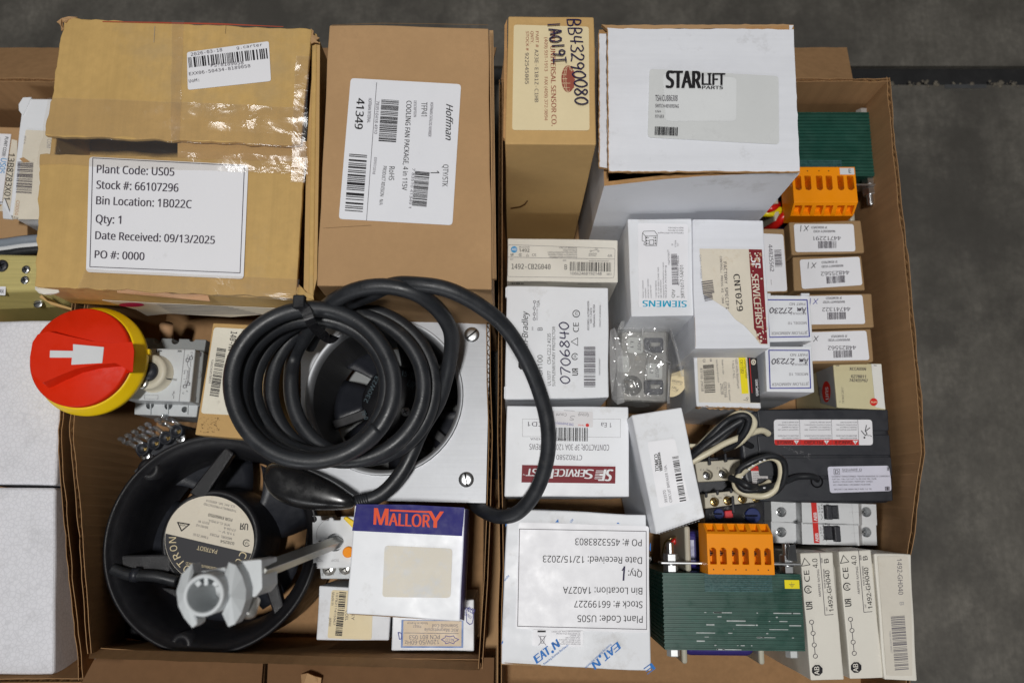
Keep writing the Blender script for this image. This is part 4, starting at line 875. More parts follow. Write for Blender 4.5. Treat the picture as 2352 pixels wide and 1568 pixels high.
k.text('Made in USA', 945, 1098, 952, 1200, 11, KG).text('Distribution & Control', 905, 1098, 918, 1255, 11, KG).bars(814, 1135, 826, 1330, 76, K, 57, 43).text('83166 29638', 795, 1158, 803, 1320, 16, KG); csa(k, 824, 1105, 10, KG, (1, 0)); ul(k, 862, 1094, 14, (0, 1), KG)
k.line([(786, 1395), (1216, 1402)], 2, KTAN).build('lettering', l)
pts = []; rnd = random.Random(6)
for i in range(24): pts.append((765+i*19.5, 1424+rnd.uniform(-8, 6)+(i*.6)))
q = [P(*A6(*p), .1285) for p in pts]+[P(*A6(p[0], p[1]+12+rnd.uniform(-5, 8)), .122) for p in reversed(pts)]
m = MB(); m.slab(q, (0, 0, -.0015)); m.build('torn_edge', M_kraft, b.root)

# yellowish sensor box
b = bx('sensor_box', 'small box with yellowish printed top and a red oval logo on its grey side', 'box', [(1729, 1123), (2066, 1126), (2095, 1450), (1754, 1434)], .10, .006, mat('yellowed carton', S(196, 188, 152), .45, var=.04, scale=20, dirt=((.4, .34, .2), 18, .64, .4)), T=A6)
k = Ink(b.top, A6, .0005); kwh = mat('white carton print', S(214, 214, 210), .45, var=.02)
k.poly([(1992, 1128), (2062, 1130), (2090, 1444), (2022, 1430)], kwh)
k.text('XCCAXXN', 1841, 1172, 1955, 1173, 21, KG, .02).text('6278811', 1853, 1224, 1954, 1227, 21, KG, .02).text('742435*67', 1839, 1251, 1968, 1255, 21, KG, .02).text('19 OCT 2017', 1803, 1402, 1797, 1290, 12, KG).line([(1770, 1392), (1777, 1392)], 3, KG)
k.disc(2010, 1394, 27, m=KR).text('uns', 2030, 1390, 1990, 1388, 15, M_label_cream, .03).line([(1748, 1140), (1768, 1140)], 4, KG).line([(2010, 1138), (2030, 1140)], 4, KG).build('printing', b.body)
sp = b.side(3); k = Ink(sp, A6, .0004); g = mat('silver grey carton print', S(150, 152, 154), .4, var=.04)
k.poly([(1605, 1180), (1722, 1126), (1748, 1432), (1640, 1400)], g).disc(1678, 1322, 30, 74, KR).text('uns', 1694, 1375, 1690, 1290, 26, KW, .04).text('Hygie', 1640, 1345, 1640, 1290, 22, KG).build('side_print', b.body)

# tilted breaker box
b = bx('white_carton_box', 'tilted white box labelled circuit breaker 10A beside the black and ivory wires', 'box', [(96, 150), (362, 108), (486, 692), (226, 780)], .165, .02, M_white, T=B3, zs=[.160, .168, .170, .162])
l = label(b.body, b.top, B3, [(180, 292), (325, 273), (403, 601), (242, 641)], r=14); k = Ink(b.top, B3)
k.text('TOMCO', 243, 446, 236, 356, 20, K, .04).text('2', 248, 354, 247, 346, 10, K).poly([(246, 446), (236, 352), (247, 345), (261, 441)], K).text('SYSTEMS', 260, 440, 247, 350, 11, KW, .02)
k.text('CIRCUIT BREAKER 10A.', 312, 609, 281, 412, 14, KG).text('993970', 288, 611, 277, 546, 15, KG).bars(386, 602, 345, 366, 34, K, 45, 44).build('lettering', l)
k = Ink(b.side(2), B3, .0004)
for i in range(14): k.line([(240+i*16, 778-i*5.2), (247+i*16, 776-i*5.2)], 4, KW)
k.build('flute_holes', b.body)

# three upright breaker boxes at the near right corner
def ghbox(quad, dx, dy, lab, seed):
    b = bx('breaker_carton', lab, 'box', quad, .128, .012, M_cream, T=B3, group='cream breaker cartons in the near corner', amp=.0008)
    k = Ink(b.top, B3, .0005); t = lambda s, x0, y0, x1, y1, h, m=KG, bo=0.: k.text(s, x0+dx, y0+dy, x1+dx, y1+dy, h, m, bo)
    t('1492-GH040', 1168, 1188, 1144, 970, 23, K, .01); t('B', 1142, 930, 1139, 908, 24, K); t('4.0', 1084, 957, 1080, 908, 26, K); t('CE', 1042, 1030, 1037, 970, 28, K); t('AMPERE RATING', 1101, 1112, 1090, 966, 11); t('MADE IN GERMANY', 1126, 1065, 1119, 962, 8); t('CAT', 1135, 1185, 1134, 1165, 8); t('SER', 1110, 932, 1108, 905, 9)
    ul(k, 1056+dx, 1175+dy, 33, (-.08, -1)); csa(k, 1033+dx, 1072+dy, 19, K, (-1, 0)); vde(k, 1018+dx, 932+dy, 26, K, radians(-10))
    c = [(1071+dx, 1425+dy), (1065, 1366), (1059, 1304), (1051, 1245)]; c = [c[0]]+[(x+dx, y+dy) for x, y in c[1:]]; symbol(k, c, 11, 3)
    k.line([(1094+dx, 880+dy), (1122+dx, 1208+dy), (1166+dx, 1204+dy)], 2.5, KG).line([(1120+dx, 1090+dy), (1158+dx, 1088+dy)], .5, KG)
    o = [(1081+dx+30*cos(a), 1500+dy+30*sin(a)) for a in [radians(22.5+45*i) for i in range(8)]]; k.poly(o, K).text('AB', 1092+dx, 1522+dy, 1090+dx, 1480+dy, 26, M_cream, .03)
    k.build('printing', b.body)
    m = MB(); q = quad; m.slab([P(*B3(q[1][0]+2, q[1][1]+60), .1275), P(*B3(q[1][0]+12, q[1][1]+90), .124), P(*B3(q[2][0]-20, q[2][1]-90), .124), P(*B3(q[2][0]-30, q[2][1]-60), .1275)], (0, 0, -.001)); m.build('tuck_flap', M_cream, b.root)
ghbox([(989, 880), (1163, 876), (1224, 1551), (1047, 1556)], 0, 0, 'cream breaker carton standing right beside the green transformer', 1)
ghbox([(1193, 868), (1365, 862), (1430, 1541), (1254, 1546)], 206, -15, 'cream breaker carton, middle one of three in the near right corner', 2)
b = bx('breaker_carton', 'aged cream breaker carton with faded label, outermost in the near right corner', 'box', [(1380, 880), (1578, 886), (1610, 1554), (1440, 1552)], .130, .012, M_cream, T=B3, group='cream breaker cartons in the near corner', amp=.001)
l = label(b.body, b.top, B3, [(1400, 895), (1562, 898), (1580, 1180), (1584, 1530), (1448, 1528)], mat('faded label', S(204, 198, 186), .4, var=.04, dirt=((.5, .42, .3), 30, .62, .5)), r=8); k = Ink(b.top, B3)
k.text('1492-GH040', 1503, 910, 1511, 1100, 25, KM, .01).text('B', 1517, 1140, 1518, 1156, 22, KL).bars(1470, 1216, 1492, 1500, 74, KM, 67, 47).text('10662468198557', 1462, 1292, 1470, 1410, 9, KL).build('lettering', l)
# ------------------------------------------------------------------ devices
def pp(T, x, y, z): return P(*T(x, y), z)
def poly(T, pts, z): return [P(*T(*p), z) for p in pts]
def slab(name, T, pts, z, th, m, parent, bevel=.0008, seg=2):
    mb = MB(); mb.slab(poly(T, pts, z), (0, 0, -th)); return mb.build(name, m, parent, bevel=bevel, seg=seg)
def rnd_rect(x0, y0, x1, y1, r): return rounded([(x0, y0), (x1, y0), (x1, y1), (x0, y1)], r, 3)
def circ(x, y, r, ry=None, n=28): return [(x+r*cos(2*pi*i/n), y+(ry or r)*sin(2*pi*i/n)) for i in range(n)]
def screw(name, c, r, parent, m=M_steel, ang=.6, h=.0016, cross=False):
    mb = MB(); mb.lathe(c, [(r, 0), (r, h*.5), (r*.85, h*.85), (r*.5, h), (0, h)], 24, m)
    for a in ([ang, ang+pi/2] if cross else [ang]):
        d = V((cos(a), sin(a), 0)); n = V((-d.y, d.x, 0)); w = r*.10; L = r*(.6 if cross else .86); t = V(c)+V((0, 0, h+.00008))
        mb.add([t-d*L-n*w, t+d*L-n*w, t+d*L+n*w, t-d*L+n*w], [(0, 1, 2, 3)], M_dark)
    return mb.build(name, m, parent)
def base(pts): c = sum((V(p) for p in pts), V())/len(pts); return c

# ---- white foam blocks at the left
def foam(lab, q, z, zb, seed):
    t = [P(*p, zz) for p, zz in zip(q, z)]; c = base(t); r = thing('foam_block', lab, 'foam block', (c.x, c.y, zb), group='white foam blocks')
    bm = boxmesh([p-V(r.location) for p in t+[V((p.x, p.y, zb)) for p in t]], 14)
    for v in bm.verts: d = noise.noise_vector((v.co+V((seed, 0, 0)))*22)*.0008; d.z *= .6; v.co += d
    me = bpy.data.meshes.new('block'); bm.to_mesh(me); bm.free(); me.materials.append(M_foam); o = bpy.data.objects.new('block', me); COL.objects.link(o); o.parent = r
    md = o.modifiers.new('bevel', 'BEVEL'); md.width = .0025; md.segments = 3; md.limit_method = 'ANGLE'; md.angle_limit = radians(50)
foam('white foam block below the red and yellow knob, above the seam', [(-160, 738), (152, 735), (127, 1114), (-160, 1110)], [.127]*4, .01, 1)
foam('white foam block in the lower left corner, below the seam', [(-160, 1117), (127, 1120), (122, 1548), (-160, 1550)], [.127, .127, .126, .126], .01, 6)

# ---- things in the left carton
b = bx('cardboard_box', 'plain brown box cut off by the left edge with a handwritten plant code slip', 'box', [(-150, 288), (62, 292), (64, 548), (-150, 552)], .092, .006, M_kraft, amp=.001)
l = label(b.body, b.top, A1, [(-200, 905), (76, 918), (12, 1398), (-200, 1390)], r=0, name='slip'); k = Ink(b.top, A1)
k.text('PLANT CODE:', 36, 935, 12, 1070, 22, K, .02).text('US05', 8, 1080, -12, 1180, 40, KAB, .01).line([(0, 940), (-40, 1380)], 2, KL).build('lettering', l)
l = label(b.body, b.top, A1, [(80, 952), (118, 962), (110, 1440), (-30, 1445), (14, 1400)], M_label_old, r=0, name='number_slip'); k = Ink(b.top, A1)
k.text('13B8783X01', 60, 1048, 26, 1360, 42, K, .01).text('L', 2, 1378, -4, 1398, 24, K).build('lettering', l)
b = bx('white_carton_box', 'narrow white box with an aged barcode label left of the yellowed taped box', 'box', [(53, 228), (150, 228), (120, 507), (20, 494)], .128, .02, M_white2, amp=.001)
l = label(b.body, b.top, A1, [(176, 888), (370, 898), (300, 1500), (85, 1498)], M_label_old, r=6); k = Ink(b.top, A1)
k.bars(120, 1105, 108, 1318, 108, KG, 51, 51).text('EEE-A', 165, 930, 160, 985, 14, KL).poly([(132, 1085), (160, 1076), (205, 1106), (160, 1112)], ink('torn tan', (178, 142, 100)))
k.text('COM', 325, 950, 318, 1010, 26, KL).text('C0004', 112, 1370, 100, 1470, 22, KRW).text('II', 95, 1480, 92, 1495, 30, KG).build('lettering', l)
m = MB(); m.slab(poly(C3, [(124, 130), (122, 90), (150, 46), (205, 44), (150, 165)], .1285), (0, 0, -.002)); m.build('tuck_flap', M_white2, b.root)
m = MB(); m.slab([pp(C3, 15, 738, .126), pp(C3, 30, 705, .128), pp(C3, 80, 840, .126), pp(C3, 20, 835, .12)], (0, 0, -.002)); m.build('side_flap', M_white2, b.root)
r = thing('cable_bundle', 'grey white and black cables lying above the gold coloured case', 'cable', P(10, 565, .09))
for y, rr_, mt, nm in ((552, .0042, mat('grey cable', S(128, 136, 146), .4, var=.04), 'grey_cable'), (566, .003, M_wplas, 'white_cable'), (576, .0036, M_black, 'black_cable'), (548, .003, M_black, 'black_cable')):
    m = MB(); m.tube(catmull([P(-150, y+22, .10), P(0, y+8, .10), P(60, y, .10), P(170, y-8, .096)], 8), rr_, 10); m.build(nm, mt, r)
q = [(-160, 580), (150, 586), (172, 662), (-160, 672)]; t = [P(*p, .118) for p in q]; c = base(t)
r = thing('metal_case', 'gold coloured metal case with small screws by the left edge', 'metal case', (c.x, c.y, .01))
f = [P(-160, 716, .095), P(150, 704, .095)]
mb = MB(); a, bb, cc, d = t
mb.add([a, bb, cc, d, f[0], f[1], V((*f[0].xy, .01)), V((*f[1].xy, .01)), V((*a.xy, .01)), V((*bb.xy, .01))], [(0, 1, 2, 3), (3, 2, 5, 4), (4, 5, 7, 6), (6, 7, 9, 8), (8, 9, 1, 0), (0, 3, 4, 6, 8), (1, 9, 7, 5, 2)])
body = mb.build('body', M_gold, r, bevel=.003, seg=3)
for x, y, s in ((15, 360, .0052), (182, 386, .0036), (174, 458, .0036)): screw('screw', pp(A4, x, y, .118), s, r, M_steel if s < .005 else M_blkplas, .4, .002, True)
screw('screw', P(88, 697, .1035), .004, r, M_steel, .3, .001)
pl = Pl(.118); l = label(r, pl, A4, [(-60, 500), (40, 500), (36, 560), (-60, 558)], r=4, name='name_tag'); k = Ink(pl, A4); k.text('AN', -6, 545, 22, 546, 28, K).build('lettering', l)
# cut brown flap corner with dark opening, between case and carton wall
m = MB(); m.slab(poly(E4, [(92, 125), (110, 108), (150, 150), (330, 205), (335, 222), (180, 180)], .128), (0, 0, -.02)); o = m.build('cardboard_scrap', M_kraft2)
tag(o, 'bent brown cardboard scrap between the gold case and the carton wall', 'cardboard scrap')

# ---- red and yellow rotary handle
zb = .131; KS = 1.065; c0 = P(218, 832, zb)
r = thing('rotary_handle', 'red rotary switch handle with a white pointer on a yellow base', 'switch handle', c0)
mb = MB(); mb.lathe(c0, [(r_*KS, z_) for r_, z_ in [(0, 0), (.0385, 0), (.0405, .001), (.0408, .006), (.0395, .0075), (.0375, .016), (.0365, .017), (0, .017)]], 72); mb.build('yellow_base', M_yellow, r)
zr = zb+.0165; c1 = V((c0.x, c0.y, zr)); mb = MB(); mb.lathe(c1, [(r_*KS, z_) for r_, z_ in [(0, 0), (.0358, 0), (.0362, .001), (.0362, .0055), (.035, .0068), (0, .0068)]], 72); mb.build('red_dial', M_red, r, )
zg = zr+.0165
mb = MB(); g = [(204, 985), (222, 880), (258, 826), (330, 806), (460, 838), (620, 872), (770, 888), (905, 878), (917, 940), (908, 1086), (790, 1022), (650, 1034), (520, 1062), (400, 1110), (290, 1158), (216, 1096)]
top = poly(A4, rounded(g, 6, 2), zg); cg = base(top); bot = [V((c0.x+(p.x-c0.x)*1.0, c0.y+(p.y-c0.y)*1.16, zr+.004)) for p in top]; n = len(top)
bot = [c0+(V((p.x-c0.x, p.y-c0.y, 0)) if V((p.x-c0.x, p.y-c0.y)).length < .0362*KS else V((p.x-c0.x, p.y-c0.y, 0)).normalized()*.0362*KS)+V((0, 0, zr+.004-c0.z)) for p in bot]
mb.add(top+bot, [tuple(range(n))]+[(i, n+i, n+(i+1) % n, (i+1) % n) for i in range(n)]); mb.build('grip', M_red, r, bevel=.0014, seg=3)
m = MB(); m.slab(poly(A4, [(340, 935), (498, 938), (497, 892), (710, 912), (698, 1022), (485, 1034), (490, 985), (338, 985)], zg+.0006), (0, 0, -.002)); m.build('pointer', M_wplas, r, bevel=.0004)
m = MB(); m.slab(poly(A4, [(980, 930), (1022, 925), (1022, 960), (985, 965)], zb+.004), (0, 0, -.004)); m.build('latch', M_yellow, r, bevel=.0006)

# ---- motor circuit breaker
r = thing('motor_breaker', 'pale grey motor breaker with a round dial and 30A marking behind the red knob', 'circuit breaker', P(380, 860, .006))
zt, zl = .112, .088
up = slab('upper_terminals', E1, [(430, 205), (1170, 228), (1145, 380), (430, 360)], zl, .05, M_grayd, r)
lo = slab('lower_terminals', E1, [(328, 955), (1078, 972), (1055, 1140), (322, 1108)], zl, .05, M_gray, r)
mb = MB()
for x, y, s in ((505, 280, 42), (705, 284, 46), (908, 290, 46), (1100, 268, 38)): mb.cyl(pp(E1, x, y, zl-.018), (pp(E1, x+s, y, zl)-pp(E1, x, y, zl)).length, .03, n=20)
cut(up, mb)
mb = MB()
for x, y, s in ((408, 1026, 48), (618, 1030, 48), (830, 1036, 48), (1014, 1080, 36)): mb.cyl(pp(E1, x, y, zl-.018), (pp(E1, x+s, y, zl)-pp(E1, x, y, zl)).length, .03, n=20)
cut(lo, mb)
for x, y in ((408, 1030), (618, 1034), (830, 1040), (505, 284), (705, 288), (908, 294)): screw('terminal_screw', pp(E1, x+12, y, zl-.012), .0034, r, M_steel, 1.2, .0016)
for x in (510, 715, 945): m = MB(); m.slab(poly(E1, [(x, 965), (x+10, 965), (x+6, 1105), (x-4, 1105)], zl+.002), (0, 0, -.012)); m.build('terminal_rib', M_gray, r)
slab('body', E1, [(300, 326), (1042, 340), (978, 962), (212, 936)], zt, .075, M_gray, r, .0012)
slab('side_module', E1, [(1040, 345), (1140, 372), (1085, 972), (985, 966)], zt-.012, .06, M_grayd, r, .001)
pl = Pl(zt); k = Ink(pl, E1, .0004)
k.rect(582, 342, 593, 382, K).text('ON', 602, 370, 648, 372, 20, K, .03).text('30A', 832, 374, 882, 376, 22, K, .03).line([(918, 338), (850, 958)], 4, KM)
symbol(k, [(992, 445), (950, 470)], 16, 4); symbol(k, [(960, 750), (918, 778)], 16, 4)
for x, y in ((992, 445), (950, 470), (960, 750), (918, 778)): k.frame([(x-18, y-18), (x+20, y-18), (x+18, y+18), (x-20, y+18)], 3, KG)
k.line([(952, 490), (945, 520), (955, 540), (968, 560), (950, 750)], 3, KG).line([(990, 470), (985, 520), (990, 550)], 3, KG).line([(980, 560), (962, 735)], 3, KG).line([(912, 590), (950, 592), (940, 695), (905, 692)], 3, KG).line([(905, 600), (918, 602), (914, 630), (902, 628)], 3, KG).line([(920, 755), (925, 715), (950, 712)], 3, KG)
for t, x, y in (('L3', 998, 380), ('4', 1000, 412), ('L1', 955, 410), ('2', 950, 440), ('T2', 900, 855), ('T4', 945, 830)): k.text(t, x+10, y-6, x-10, y-6, 18, KG)
k.frame([(446, 878), (605, 882), (602, 930), (442, 925)], 3, KM).line([(790, 835), (788, 862), (770, 870)], 3, KG).ring(790, 852, 7, 2, KG).line([(770, 875), (788, 890), (786, 920)], 3, KG); k.build('printing', r)
k = Ink(Pl(zt-.012), E1, .0004); k.poly([(1082, 375), (1118, 380), (1110, 428), (1076, 425)], KG).poly([(1030, 900), (1055, 902), (1050, 950), (1026, 948)], K).ring(1085, 640, 24, 4, KM, 40).line([(1045, 580), (1036, 730)], 5, KM); k.build('side_printing', r)
cd_ = pp(E1, 565, 632, zt); rd = (pp(E1, 780, 632, zt)-cd_).length
mb = MB(); mb.lathe(cd_, [(rd*1.04, 0), (rd*1.02, .001), (rd, .001), (rd*.97, .010), (rd*.9, .012), (rd*.55, .012), (rd*.52, .010)], 48); mb.build('dial', M_beige, r)
ck = pp(E1, 500, 605, zt+.012); rk = (pp(E1, 605, 605, zt+.012)-ck).length
mb = MB(); mb.lathe(ck, [(rk, -.008), (rk, .001), (rk*.92, .0035), (0, .004)], 40); mb.build('dial_knob', M_blkplas, r)
k = Ink(Pl(zt+.012), E1, .0004); k.poly([(700, 680), (766, 690), (760, 706), (704, 694)], K).build('dial_mark', r)
screw('screw', pp(E1, 415, 738, zt+.0125), .0065*.8, r, M_chrome, .5, .002, True)
# short peg seen in the gap behind
m = MB(); m.tube([pp(E1, 704, 60, .07), pp(E1, 708, 215, .06)], .0058, 14); o = m.build('wooden_peg', mat('bare wood', S(186, 146, 108), .7, var=.1)); tag(o, 'short pale wooden peg in the dark gap above the motor breaker', 'peg')

# ---- clear covered terminal strip
r = thing('terminal_strip', 'black terminal strip with a row of clear plastic fingers and brass screws', 'terminal strip', P(345, 1010, .03))
zt = .085
slab('base_block', E1, [(330, 1560), (420, 1470), (740, 1290), (850, 1210), (900, 1250), (915, 1400), (600, 1600), (400, 1640)], zt-.01, .05, M_blkplas, r, .002)
for i in range(7):
    x, y = 150+i*78+(i//5)*40, 1395-i*43-(i//5)*8; mb = MB()
    for dx, dy, s in ((0, 0, 1), (42, 40, .8), (80, 60, .7)):
        a = V((x+dx, y+dy)); e = V((.87, -.48)); n = V((.5, .85)); w = 30*s; h = 24*s
        q = [a-e*w-n*h, a+e*w-n*h, a+e*w*.8+n*h, a-e*w*.8+n*h]
        mb.slab(poly(E1, [tuple(v) for v in q], zt+.012-dx*.00018), (0, 0, -.008))
    mb.build('clear_finger', M_clear, r, bevel=.0012, seg=3)
    m = MB(); m.slab(poly(E1, [(x+60, y+30), (x+100, y+10), (x+210, y+95), (x+170, y+120)], zt-.001), (0, 0, -.006)); m.build('clear_rib', M_clear, r, bevel=.001)
for x, y in ((455, 1515), (590, 1450), (725, 1390), (850, 1310)):
    c = pp(E1, x, y, zt-.009); mb = MB(); mb.lathe(c, [(.0058, 0), (.0058, .006), (.0046, .007), (.0044, .003), (0, .003)], 22); mb.build('screw_well', M_blkplas, r)
    for dx, dy in ((-12, -6), (12, 6), (-6, 14), (16, -12)): m = MB(); m.lathe(pp(E1, x+dx, y+dy, zt-.004), [(.0011, 0), (.0009, .0008), (0, .001)], 8); m.build('contact', M_brass, r)
screw('screw', pp(E1, 873, 1392, zt-.009), .0045, r, M_steel, .3, .0016, True); screw('screw', P(335, 1047, zt-.009), .0045, r, M_steel, .3, .0016, True)

# ---- round black fan
zt = .100; c = P(484, 1246, zt); R = (P(731, 1246, zt)-c).length
r = thing('axial_fan', 'big round black axial fan with a cream and dark label on its hub', 'fan', (c.x, c.y, .006))
mb = MB(); mb.lathe(c, [(R*.79, -.078), (R*.985, -.078), (R*.985, -.02), (R, -.006), (R, 0), (R*.985, .0008), (R*.968, .0006), (R*.962, -.0016), (R*.93, -.0034), (R*.885, -.0085), (R*.84, -.020), (R*.81, -.036), (R*.80, -.078), (R*.79, -.078)], 96); mb.build('housing', M_castblk, r)
slab('mounting_plate', B1, [(610, 1085), (645, 930), (735, 1285), (915, 1318), (1150, 1360), (760, 1180), (690, 1010)], .045, .008, M_castblk, r)
slab('mounting_plate', B1, [(1890, 540), (1905, 640), (1960, 900), (1890, 1040), (1740, 1170), (1700, 1150), (1840, 940), (1870, 700)], .045, .008, M_castblk, r)
for x, y in ((908, 258), (1102, 1335)):
    cc = pp(B1, x, y, zt-.004); d = (c-cc); d.z = 0; d.normalize(); mb = MB(); n = V((-d.y, d.x, 0)); w = .0088
    mb.lathe(cc, [(.0036, -.03), (.0036, .0), (.0088, .0), (.0088, -.03)], 24)
    (mb.slab([cc+n*w-d*.001-V((0, 0, .0004)), cc+n*w*1.1-d*.007-V((0, 0, .0004)), cc-n*w*1.1-d*.007-V((0, 0, .0004)), cc-n*w-d*.001-V((0, 0, .0004))], (0, 0, -.03)))
    e = mb.build('mounting_ear', M_castblk, r); m = MB(); m.lathe(cc, [(0, -.01), (.0037, -.01)], 16); m.build('screw_hole', M_dark, e)
hc = pp(B1, 1283, 690, zt-.012); hr = (pp(B1, 1590, 690, zt-.012)-hc).length
hl = (pp(B1, 1556, 690, zt-.0115)-hc).length
mb = MB(); mb.lathe(hc, [(hr*1.04, -.055), (hr, -.006), (hr*.97, -.001), (hl*1.01, 0), (hl, -.0006), (0, -.0006)], 72); hub = mb.build('motor_hub', M_castblk, r)
for x0, y0, x, y, w in ((1195, 430, 1405, 140, .0068), (1040, 860, 655, 845, .0105), (1610, 800, 1712, 1145, .0065)):
    s = pp(B1, x0, y0, zt-.012); e = pp(B1, x, y, zt-.010); d = (e-s).normalized(); n = V((-d.y, d.x, 0)).normalized()
    mb = MB(); w2 = w*1.0; dz = V((0, 0, -.009)); mb.hexa([s+n*w2, s-n*w2, e-n*w*.7, e+n*w*.7, s+n*w2+dz, s-n*w2+dz, e-n*w*.7+dz, e+n*w*.7+dz]); mb.build('strut', M_castblk, r, bevel=.0015)
for i in range(5):
    a0 = radians(20+72*i); mb = MB(); vs = []
    for j in range(9):
        t = j/8
        for kk in range(7):
            u = kk/6; rad = hr*.92+(R*.79-hr*.92)*t; a = a0+.30*t+(u-.5)*(.80+.22*t); vs.append(V((hc.x+rad*cos(a), hc.y+rad*sin(a), zt-.058+.024*(u-.5)+.002*sin(u*pi))))
    fs = [(j*7+kk, j*7+kk+1, (j+1)*7+kk+1, (j+1)*7+kk) for j in range(8) for kk in range(6)]; mb.add(vs, fs, M_blkplas, True)
    o = mb.build('blade', M_matte, r); md = o.modifiers.new('solid', 'SOLIDIFY'); md.thickness = .0016
m = MB(); m.tube(catmull([pp(B1, 690, 868, zt-.004), pp(B1, 790, 905, zt-.003), pp(B1, 950, 915, zt-.003), pp(B1, 1080, 945, zt-.005)], 8), .0044, 12); w = m.build('lead_sleeve', M_black, r)
m = MB(); m.tube([pp(B1, 808, 905, zt-.003), pp(B1, 850, 908, zt-.003)], .0056, 12); m.build('cable_clip', M_blkplas, w)
m = MB(); m.slab(poly(B1, [(985, 980), (1060, 990), (1100, 1020), (1080, 1050), (1000, 1000)], zt-.02), (0, 0, -.01)); m.build('terminal_guard', M_castblk, r, bevel=.001)
pl = Pl(hc.z); l = label(hub, pl, B1, circ(1283, 690, 273, 268, 64), M_label_old, r=0, off=.0002); k = Ink(pl, B1, .0006)
a0, a1 = math.atan2(650-690, 1005-1283), math.atan2(778-690, 1545-1283)
dk = ink('slate', (58, 58, 62)); q = []
for i in range(40):
    a = a1+(2*pi+a0-a1)*i/39; q.append((1283+271*cos(a), 690+266*sin(a)))
k.poly(q, dk)
def dl(t, x0, y0, x1, y1, h, m=KG, b_=0.): k.text(t, x0, y0, x1, y1, h, m, b_)
dl('PATRIOT', 1332, 765-14, 1210, 735-10, 26, M_label_cream); dl('U.S. PAT. NO. 4085618', 1440, 482, 1265, 444, 13); dl('THERMALLY PROTECTED', 1450, 510, 1250, 464, 13); dl('FOR EN60950', 1424, 562, 1278, 528, 18, K, .02)
dl('MTR. CL. B INSUL.', 1408, 596, 1275, 565, 13); dl('27/26 A', 1446, 628, 1372, 612, 13); dl('30/31 W', 1285, 585, 1215, 570, 13); dl('50/60 HZ', 1276, 610, 1202, 594, 13); dl('115 V ~', 1440, 652, 1340, 630, 13); dl('MODEL  PT2B3', 1420, 678, 1288, 650, 14); dl('028254', 1436, 706, 1352, 690, 17, K, .02); dl('T MAY 23 02', 1278, 672, 1184, 650, 14)
ul(k, 1520, 592, 40, (-1, -.08), K); csa(k, 1510, 710, 20, K, (.2, 1)); k.frame([(1088, 584), (1160, 596), (1112, 636)], 7, K); k.text('VDE', 1138, 598, 1100, 592, 12, K)
k.arc('COMAIR ROTRON', 1283, 690, 205, radians(18), radians(186), 44, M_label_cream); dl('ASSEMBLED IN MEXICO', 1330, 860, 1140, 826, 15, M_label_cream); k.build('lettering', l)

# ---- aluminium fan with square plate
zt = .124; fc = pp(C1, 1008, 760, zt); fr = (pp(C1, 1470, 760, zt)-fc).length
r = thing('panel_fan', 'square aluminium plate with a duct and black fan under the coiled cord', 'fan', (fc.x, fc.y, .01))
q = [(515, 330), (1628, 319), (1602, 1388), (515, 1365)]
c4 = poly(C1, q, zt); mb = MB(); N = 48; ring = [fc+V((fr*cos(2*pi*i/N), fr*sin(2*pi*i/N), 0)) for i in range(N)]
# plate outline resampled so every hole vertex has an outline partner
out = []
for p in ring:
    d = (p-fc).normalized(); best = None
    for i in range(4):
        a, bb = c4[i], c4[(i+1) % 4]; e = bb-a; den = d.x*e.y-d.y*e.x
        if abs(den) < 1e-9: continue
        w = a-fc; t = (w.x*e.y-w.y*e.x)/den; u = (w.x*d.y-w.y*d.x)/den
        if t > 0 and -.001 <= u <= 1.001 and (best is None or t < best): best = t
    out.append(fc+d*best)
for cpt in c4:   # snap the nearest partner onto each corner
    i = min(range(N), key=lambda j: (out[j]-cpt).length); out[i] = cpt.copy()
dz = V((0, 0, -.014)); vs = ring+out+[p+V((0, 0, -.0015)) for p in ring]+[p+dz for p in out]
fs = [(i, (i+1) % N, N+(i+1) % N, N+i) for i in range(N)]+[(N+i, N+(i+1) % N, 3*N+(i+1) % N, 3*N+i) for i in range(N)]+[(i, 2*N+i, 2*N+(i+1) % N, (i+1) % N) for i in range(N)]
mb.add(vs, fs); plate = mb.build('plate', M_alu, r, bevel=.0012)
mb = MB(); mb.lathe(fc, [(fr*.995, -.004), (fr*1.0, .0045), (fr*.99, .0052), (fr*.935, .0012), (fr*.925, -.004)], 80, M_alu); mb.lathe(fc, [(fr*.926, -.004), (fr*.922, -.09)], 80, mat('shade darkened duct metal', (.17, .17, .175), .5, .6, var=.1, scale=20, streak=((8, 500, 8), .3))); mb.build('duct', M_alu, r)  # duct wall darker than its aluminium lip: inner shade put into the colour
fz = .05; hcen = V((fc.x+.002, fc.y+.004, fz)); mb = MB(); mb.lathe(hcen, [(fr*.52, -.03), (fr*.52, .008), (fr*.49, .011), (0, .011)], 48); hub = mb.build('hub', M_matte, r)
for i in range(7):
    a0 = radians(15+360/7*i); mb = MB(); vs = []
    for j in range(6):
        for kk in range(6):
            t, u = j/5, kk/5; rad = fr*.5+(fr*.44)*t; a = a0+(u-.5)*.72+.15*t; vs.append(V((hcen.x+rad*cos(a), hcen.y+rad*sin(a), fz-.004+.018*(u-.5))))
    mb.add(vs, [(j*6+kk, j*6+kk+1, (j+1)*6+kk+1, (j+1)*6+kk) for j in range(5) for kk in range(5)], M_blkplas, True); o = mb.build('blade', M_matte, r); md = o.modifiers.new('solid', 'SOLIDIFY'); md.thickness = .0016
mb = MB(); mb.lathe(V((fc.x, fc.y, .0)), [(0, .014), (fr*.97, .014)], 48, M_grayd); mb.build('back_plate', M_grayd, r)
